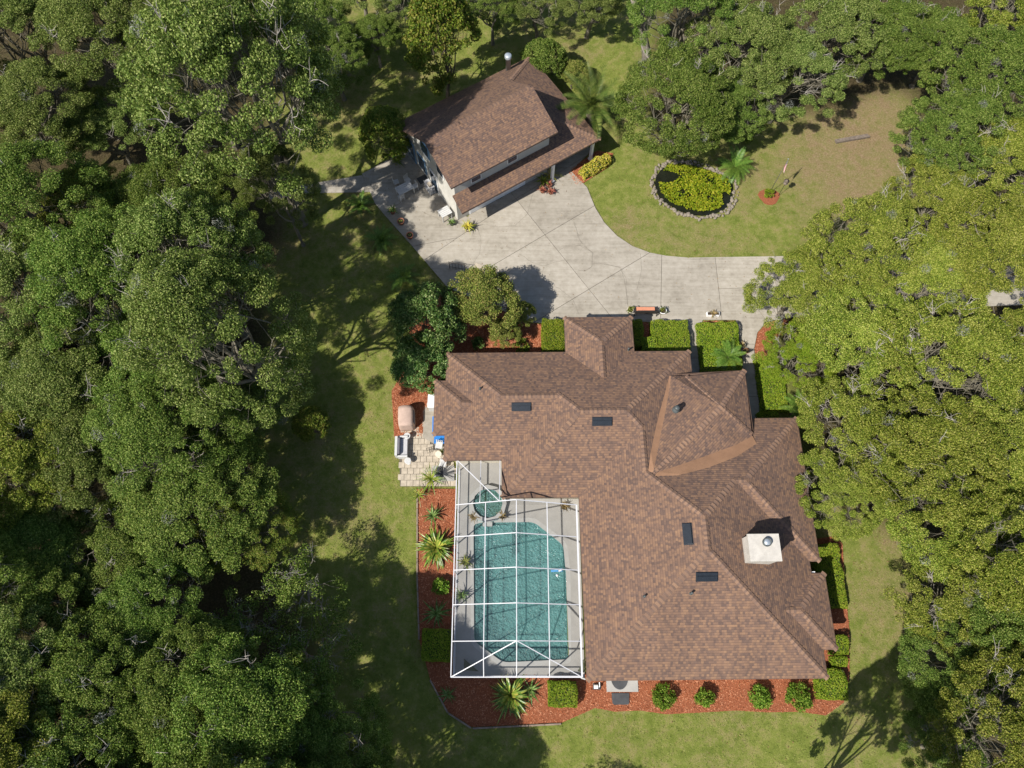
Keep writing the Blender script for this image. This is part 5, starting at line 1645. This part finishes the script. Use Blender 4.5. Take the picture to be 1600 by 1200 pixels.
MB().box(-.23, .23, -.45, .45, .905, .95).build('lid', M_DOOR, cb)
q_ = at(683, 678, .45)
bc = thing('blue_lounger', 'bright blue fabric lounger tucked under the left eave', 'lounger', (q_.x, q_.y, .06), 0)
sa, sb = at(678, 693, .45) - q_, at(697, 680, .45) - q_
MB().box(sa.x, sb.x, sa.y, sb.y, .34, .42).build('seat', M_BLUE, bc)
ba, bb = at(675, 679, .6) - q_, at(686, 652, .6) - q_
mb = MB(); mb.mesh_part([(ba.x, ba.y, .38), (bb.x, ba.y, .38), (bb.x, bb.y, .66), (ba.x, bb.y, .66), (ba.x, ba.y, .44), (bb.x, ba.y, .44), (bb.x, bb.y, .72), (ba.x, bb.y, .72)], [(3, 2, 1, 0), (4, 5, 6, 7), (0, 1, 5, 4), (1, 2, 6, 5), (2, 3, 7, 6), (3, 0, 4, 7)]); mb.build('backrest', M_BLUE, bc)
for x in (sa.x + .05, sb.x - .05):
    for y in (sa.y + .05, sb.y - .05): MB().box(x - .02, x + .02, y - .02, y + .02, 0, .338).build('leg', M_FURN, bc)
for px, py, lab in ((686, 696, 'white garden chair below the blue lounger'), (692, 724, 'white garden chair by the enclosure corner')):
    q_ = at(px, py, .4)
    o = thing('garden_chair', lab, 'chair', (q_.x, q_.y, .05), random.uniform(-.4, .4), 'white chairs under the eave')
    MB().box(-.22, .22, -.22, .22, .40, .44).build('seat', M_FURN, o)
    for k in range(4): MB().box(-.2 + k * .12, -.14 + k * .12, .2, .23, .445, .85).build('back_slat', M_FURN, o)
    for x in (-.19, .19):
        for y in (-.19, .19): MB().box(x - .02, x + .02, y - .02, y + .02, 0, .398).build('leg', M_FURN, o)
q_ = at(685, 710, .4)
o = thing('side_table', 'cream round stool at the enclosure end of the patio', 'side table', (q_.x, q_.y, .05))
MB().lathe([(0, .4), (.2, .4), (.205, .44), (0, .445)], 18).build('table_top', M_STUCCO, o); MB().lathe([(.14, 0), (.05, .05), (.05, .4)], 10).build('pedestal', M_STUCCO, o)
pot_plant('potted_plant', 'small potted flower at the patio wall', 690, 706, .13, .2, 'strap', 10, .28, M_FURN)
q_ = at(671, 704, .1)
o = thing('hose_stand', 'small dark wire stand on the patio paving', 'stand', (q_.x, q_.y, .055), .3)
for k in range(3): MB().tube([(-.15 + k * .15, -.15, 0), (-.15 + k * .15, -.1, .22), (-.15 + k * .15, .15, .22), (-.15 + k * .15, .2, 0)], .012, 5).build('wire', M_IRON, o)
MB().tube([(-.18, 0, .235), (.18, 0, .235)], .012, 5).build('crossbar', M_IRON, o)
fp = at(690, 739, .05)
sheet('entry_slab', P((676, 728), (710, 728), (710, 752), (676, 752)), .058, M_DECK, patio, .04)
o = tag(MB().prism([(fp.x + .42 * math.cos(a_) * (1 if math.cos(a_) < 0 else .25), fp.y + .5 * math.sin(a_)) for a_ in np.linspace(0, 6.0, 18)], .060, .075).build('door_mat', M_MAT), 'dark half round mat at the enclosure door', 'mat')

# rear step, mat, AC unit
p0, p1 = at(948, 1081, .06), at(996, 1058, .06)
st_ = tag(MB().box(p0.x, p1.x, p0.y, p1.y + .6, -.02, .09).build('rear_step', M_DECK), 'pale concrete step below the rear eave', 'step')
q_ = at(968, 1063, .1)
tag(MB().prism([(q_.x + .50 * math.cos(a_), q_.y + .15 - .65 * math.sin(a_)) for a_ in np.linspace(0, 3.14, 16)], .094, .112).build('door_mat', M_MAT), 'grey half round mat on the rear concrete step', 'mat')
p0, p1 = at(957, 1101, .05), at(982, 1083, .05)
tag(MB().prism([(p0.x, p0.y + .08), (p0.x + .08, p0.y), (p1.x - .06, p0.y), (p1.x, p0.y + .08), (p1.x + .03, p1.y), (p0.x - .03, p1.y)], .04, .10).build('stepping_slab', M_MAT), 'dark slate slab in mulch below the rear step', 'slab')
q_ = at(933, 1073, .3)
pp = thing('pump_unit', 'small white and black pump unit by the enclosure corner', 'pump', (q_.x, q_.y, .03))
MB().box(-.22, .22, -.16, .16, 0, .10).build('base', M_MAT, pp)
MB().tube([(-.18, 0, .22), (.05, 0, .22)], .11, 12).build('motor', M_WHITE, pp); MB().tube([(.06, 0, .22), (.2, 0, .22)], .085, 12).build('pump_head', M_BLACK, pp)
MB().tube([(.12, 0, .3), (.12, 0, .5), (.12, .25, .5)], .03, 8).build('pipe', M_WHITE, pp)

# ------------------------------------------------------------------ driveway furniture
q_ = at(1009, 485, .45)
bn = thing('bench', 'dark metal bench with terracotta cushion at the driveway edge', 'bench', (q_.x, q_.y, .05))
for k in range(5): MB().box(-.80, .80, -.22 + k * .09, -.16 + k * .09, .38, .41).build('seat_slat', M_IRON, bn)
MB().box(-.68, .62, -.20, .22, .412, .50).build('cushion', M_CUSH, bn)
MB().box(-.80, .80, -.30, -.25, .45, .85).build('backrest', M_IRON, bn)
for x in (-.78, .78):
    for y in (-.25, .2): MB().box(x - .025, x + .025, y - .025, y + .025, 0, .378).build('leg', M_IRON, bn)
    MB().box(x - .03, x + .03, -.26, .22, .58, .62).build('armrest', M_IRON, bn)
pot_plant('potted_plant', 'potted bushy plant at the left end of the bench', 985, 484, .22, .35, 'brom', 0, .38, M_STUCCO, fol=L_OLIVE)
pot_plant('potted_plant', 'potted bushy plant at the right end of the bench', 1036, 485, .24, .35, 'brom', 0, .38, M_WHITE, fol=L_OLIVE)
q_ = at(1114, 491, .2)
tr_ = thing('planter_trough', 'white trough planter with brown flowers between the two flat hedges', 'planter', (q_.x, q_.y, .05))
MB().prism([(-.42, -.14), (.42, -.14), (.45, .14), (-.45, .14)], 0, .26).build('trough', M_WHITE, tr_)
MB().box(-.40, .40, -.11, .11, .262, .275).build('soil', M_SOIL, tr_)
rosette('', '', 0, 0, 'brom', 20, .42, parent=tr_, h0=.24)
pot_plant('potted_plant', 'flowering pot beside the sago palm on the entrance path', 1160, 538, .2, .3, 'brom', 14, .4, M_STUCCO)
pot_plant('potted_plant', 'second flowering pot lower beside the entrance path', 1166, 548, .18, .3, 'brom', 14, .36, M_TERRA)
for px, py, lab, kd, lf, s__ in ((848, 296, 'terracotta pot with reddish flowers, left of the carport pots', 'brom', L_REDLEAF, .48), (861, 298, 'terracotta pot of orange flowers at the carport post front', 'brom', L_REDLEAF, .50),
                               (858, 287, 'terracotta pot at the carport post with low plant', 'brom', L_REDLEAF, .45), (849, 283, 'pot with bright green leaves beside the carport post', 'strap', L_LIGHT, .85), (861, 275, 'pot with pale yellow spiky plant at the carport post', 'yucca', L_CROTON, .9)):
    pot_plant('potted_plant', lab, px, py, .2, .32, kd, 22, s__, M_TERRA, lf)
pot_plant('potted_plant', 'yellow-green grassy plant in a pale pot at the garage front corner', 731, 354, .3, .4, 'strap', 36, .7, M_PAVER, L_CROTON)
pot_plant('potted_plant', 'shaded terracotta pot left of the garage tables, upper one', 626, 345, .24, .35, 'strap', 8, .3, M_TERRA)
pot_plant('potted_plant', 'shaded terracotta pot left of the garage tables, lower one', 640, 367, .24, .35, 'strap', 8, .3, M_TERRA)
pot_plant('potted_plant', 'leafy dark plant in a pot at the paving edge', 613, 328, .22, .35, 'agave', 22, .6, M_TERRA)
pot_plant('potted_plant', 'dark plant pot beside the white table at the garage wall', 706, 347, .2, .3, 'agave', 20, .5, M_MAT)


def table(label, px, py, w, d, rz, h=.72):
    q_ = at(px, py, h)
    o = thing('garden_table', label, 'table', (q_.x, q_.y, .05), rz)
    n_ = 5
    for k in range(n_): MB().box(-w / 2, w / 2, -d / 2 + k * d / n_ + .008, -d / 2 + (k + 1) * d / n_ - .008, h - .04, h).build('top_slat', M_FURN, o)
    for x in (-1, 1):
        for y in (-1, 1): MB().box(x * (w / 2 - .06) - .03, x * (w / 2 - .06) + .03, y * (d / 2 - .06) - .03, y * (d / 2 - .06) + .03, 0, h - .041).build('leg', M_FURN, o)
    return o


table('white slatted dining table on the shaded garage paving', 632, 294, 1.25, .8, GA)
table('white square table against the garage side wall', 695, 331, .85, .75, GA)
for k, (px, py, rz_) in enumerate(((619, 285, GA + 1.4), (637, 282, GA + .2), (627, 308, GA + 3.2), (648, 292, GA - 1.5))):
    q_ = at(px, py, .4)
    o = thing('garden_chair', ('white chair at the left end of the slatted dining table', 'white chair at the upper side of the slatted dining table', 'white chair at the lower side of the slatted dining table', 'white chair at the right end of the slatted dining table')[k], 'chair', (q_.x, q_.y, .05), rz_, 'white chairs round the dining table')
    MB().box(-.2, .2, -.2, .2, .40, .44).build('seat', M_FURN, o)
    for j in range(4): MB().box(-.19 + j * .11, -.13 + j * .11, .18, .205, .445, .85).build('back_slat', M_FURN, o)
    for x in (-.17, .17):
        for y in (-.17, .17): MB().box(x - .018, x + .018, y - .018, y + .018, 0, .398).build('leg', M_FURN, o)
q_ = at(671, 291, .6)
o = thing('tool_cart', 'pale cluttered cart against the garage side wall', 'cart', (q_.x, q_.y, .05), GA)
for z_ in (.12, .5, .8): MB().box(-.22, .22, -.45, .45, z_, z_ + .03).build('shelf', M_GREYFAB, o)
for x in (-.2, .2):
    for y in (-.42, .42): MB().box(x - .02, x + .02, y - .02, y + .02, 0, .9).build('upright', M_FURN, o)
MB().box(-.15, .12, -.3, .05, .832, 1.0).build('crate', M_PAVER, o)
q_ = at(661, 280, .06)
tag(MB().box(-.4, .4, -.32, .32, 0, .02).build('door_mat', M_MAT, None, loc=(q_.x, q_.y, .056), rot=(0, 0, GA)), 'black rectangular mat outside the garage side door', 'mat')

# iron rail in front of the olive tree
q_ = at(703, 420, .0); q2 = at(727, 424, 0)
rl = thing('iron_railing', 'short dark wrought iron railing at the driveway edge', 'railing', (q_.x, q_.y, .05), math.atan2(q2.y - q_.y, q2.x - q_.x))
L_ = (q2 - q_).length
for z_ in (.25, .85): MB().tube([(0, 0, z_), (L_, 0, z_)], .018, 6).build('rail', M_IRON, rl)
for k in range(6): MB().tube([(L_ * k / 5, 0, 0), (L_ * k / 5, 0, .95 if k in (0, 5) else .85)], .022 if k in (0, 5) else .012, 6).build('baluster', M_IRON, rl)
q_ = at(757, 424, .05)
tag(MB().box(-.9, .9, -.7, .7, 0, .09).build('stone_step', M_PAVER, None, loc=(q_.x, q_.y - .3, .05), rot=(0, 0, GA - .9)), 'pale stone step half hidden by the olive tree', 'step')

# inside the enclosure
for px, py, lab in ((740, 807, 'bronze bromeliad pot left of the spa spillway'), (785, 806, 'bronze bromeliad pot right of the spa spillway'), (882, 791, 'bronze bromeliad pot in the upper right enclosure corner')):
    pot_plant('potted_plant', lab, px, py, .2, .28, 'brom', 24, .45, M_PAVER, None, DECK_Z + .002)
pot_plant('potted_plant', 'green feathery pot plant on the left deck halfway down the pool', 727, 878, .2, .3, 'strap', 24, .7, M_PAVER, L_OLIVE, DECK_Z + .002)
pot_plant('potted_plant', 'dark pot plant on the shaded left deck lower down', 721, 930, .18, .3, 'agave', 20, .6, M_MAT, None, DECK_Z + .002)
for pts, lab in ((((725, 1029), (725, 1047), (748, 1049)), 'olive triangular corner shelf on the lower left deck'), (((912, 1030), (903, 1049), (913, 1051)), 'olive triangular corner shelf on the lower right deck')):
    q3 = [at2(x, y, .45) for x, y in pts]; c_ = (sum(p_[0] for p_ in q3) / 3, sum(p_[1] for p_ in q3) / 3)
    o = thing('corner_shelf', lab, 'shelf', (c_[0], c_[1], DECK_Z))
    l3 = [(p_[0] - c_[0], p_[1] - c_[1]) for p_ in q3]
    MB().prism(l3, .40, .45).build('shelf_top', M_OLIVE, o) if 'M_OLIVE' in globals() else MB().prism(l3, .40, .45).build('shelf_top', pmat('olive_paint', (.085, .09, .05), .8), o)
    for p_ in l3: MB().box(p_[0] * .8 - .02, p_[0] * .8 + .02, p_[1] * .8 - .02, p_[1] * .8 + .02, 0.002, .399).build('leg', M_IRON, o)

# ------------------------------------------------------------------ fallen leaves on lawn and paving
rs = np.random.RandomState(77)
n = 9000
X = rs.uniform(-20, 30, n); Y = rs.uniform(-6, 52, n)
den = np.exp(-np.abs(X + 12) / 6) + np.exp(-np.abs(X - 22) / 5) + np.exp(-np.abs(Y - 44) / 6) + .12
k = rs.rand(n) < den
for poly in (DECK_POLY, PATIO_POLY): k &= ~inside(poly, X, Y)
k &= ~((X > -4.9) & (X < 18.1) & (Y > -1.3) & (Y < 18.6)) & ~(((X - 14.55) / 3.1) ** 2 + ((Y - 33.1) / 2.3) ** 2 < 1.0)
X, Y = X[k], Y[k]
Z = np.where(inside(DRIVE, X, Y), .062, .03)
C = np.stack([X, Y, Z + rs.uniform(0, .012, len(X))], -1); N = np.stack([X * 0, X * 0, X * 0 + 1], -1) + rs.normal(size=C.shape) * .2
M_FALLEN = leafmat('dry_leaf', [(0.10, 0.055, 0.025), (0.22, 0.13, 0.06), (0.34, 0.24, 0.11)], 0.1, 0.9, 0.1, 0.1)
tag(obj('fallen_leaves', quads_mesh('fallen_leaves', leaf_quads(rs, C, N, rs.uniform(.06, .13, len(C)), rs.uniform(.03, .06, len(C))), [M_FALLEN])),
    'dry brown leaves scattered over the lawn and driveway', 'leaves', kind='stuff')
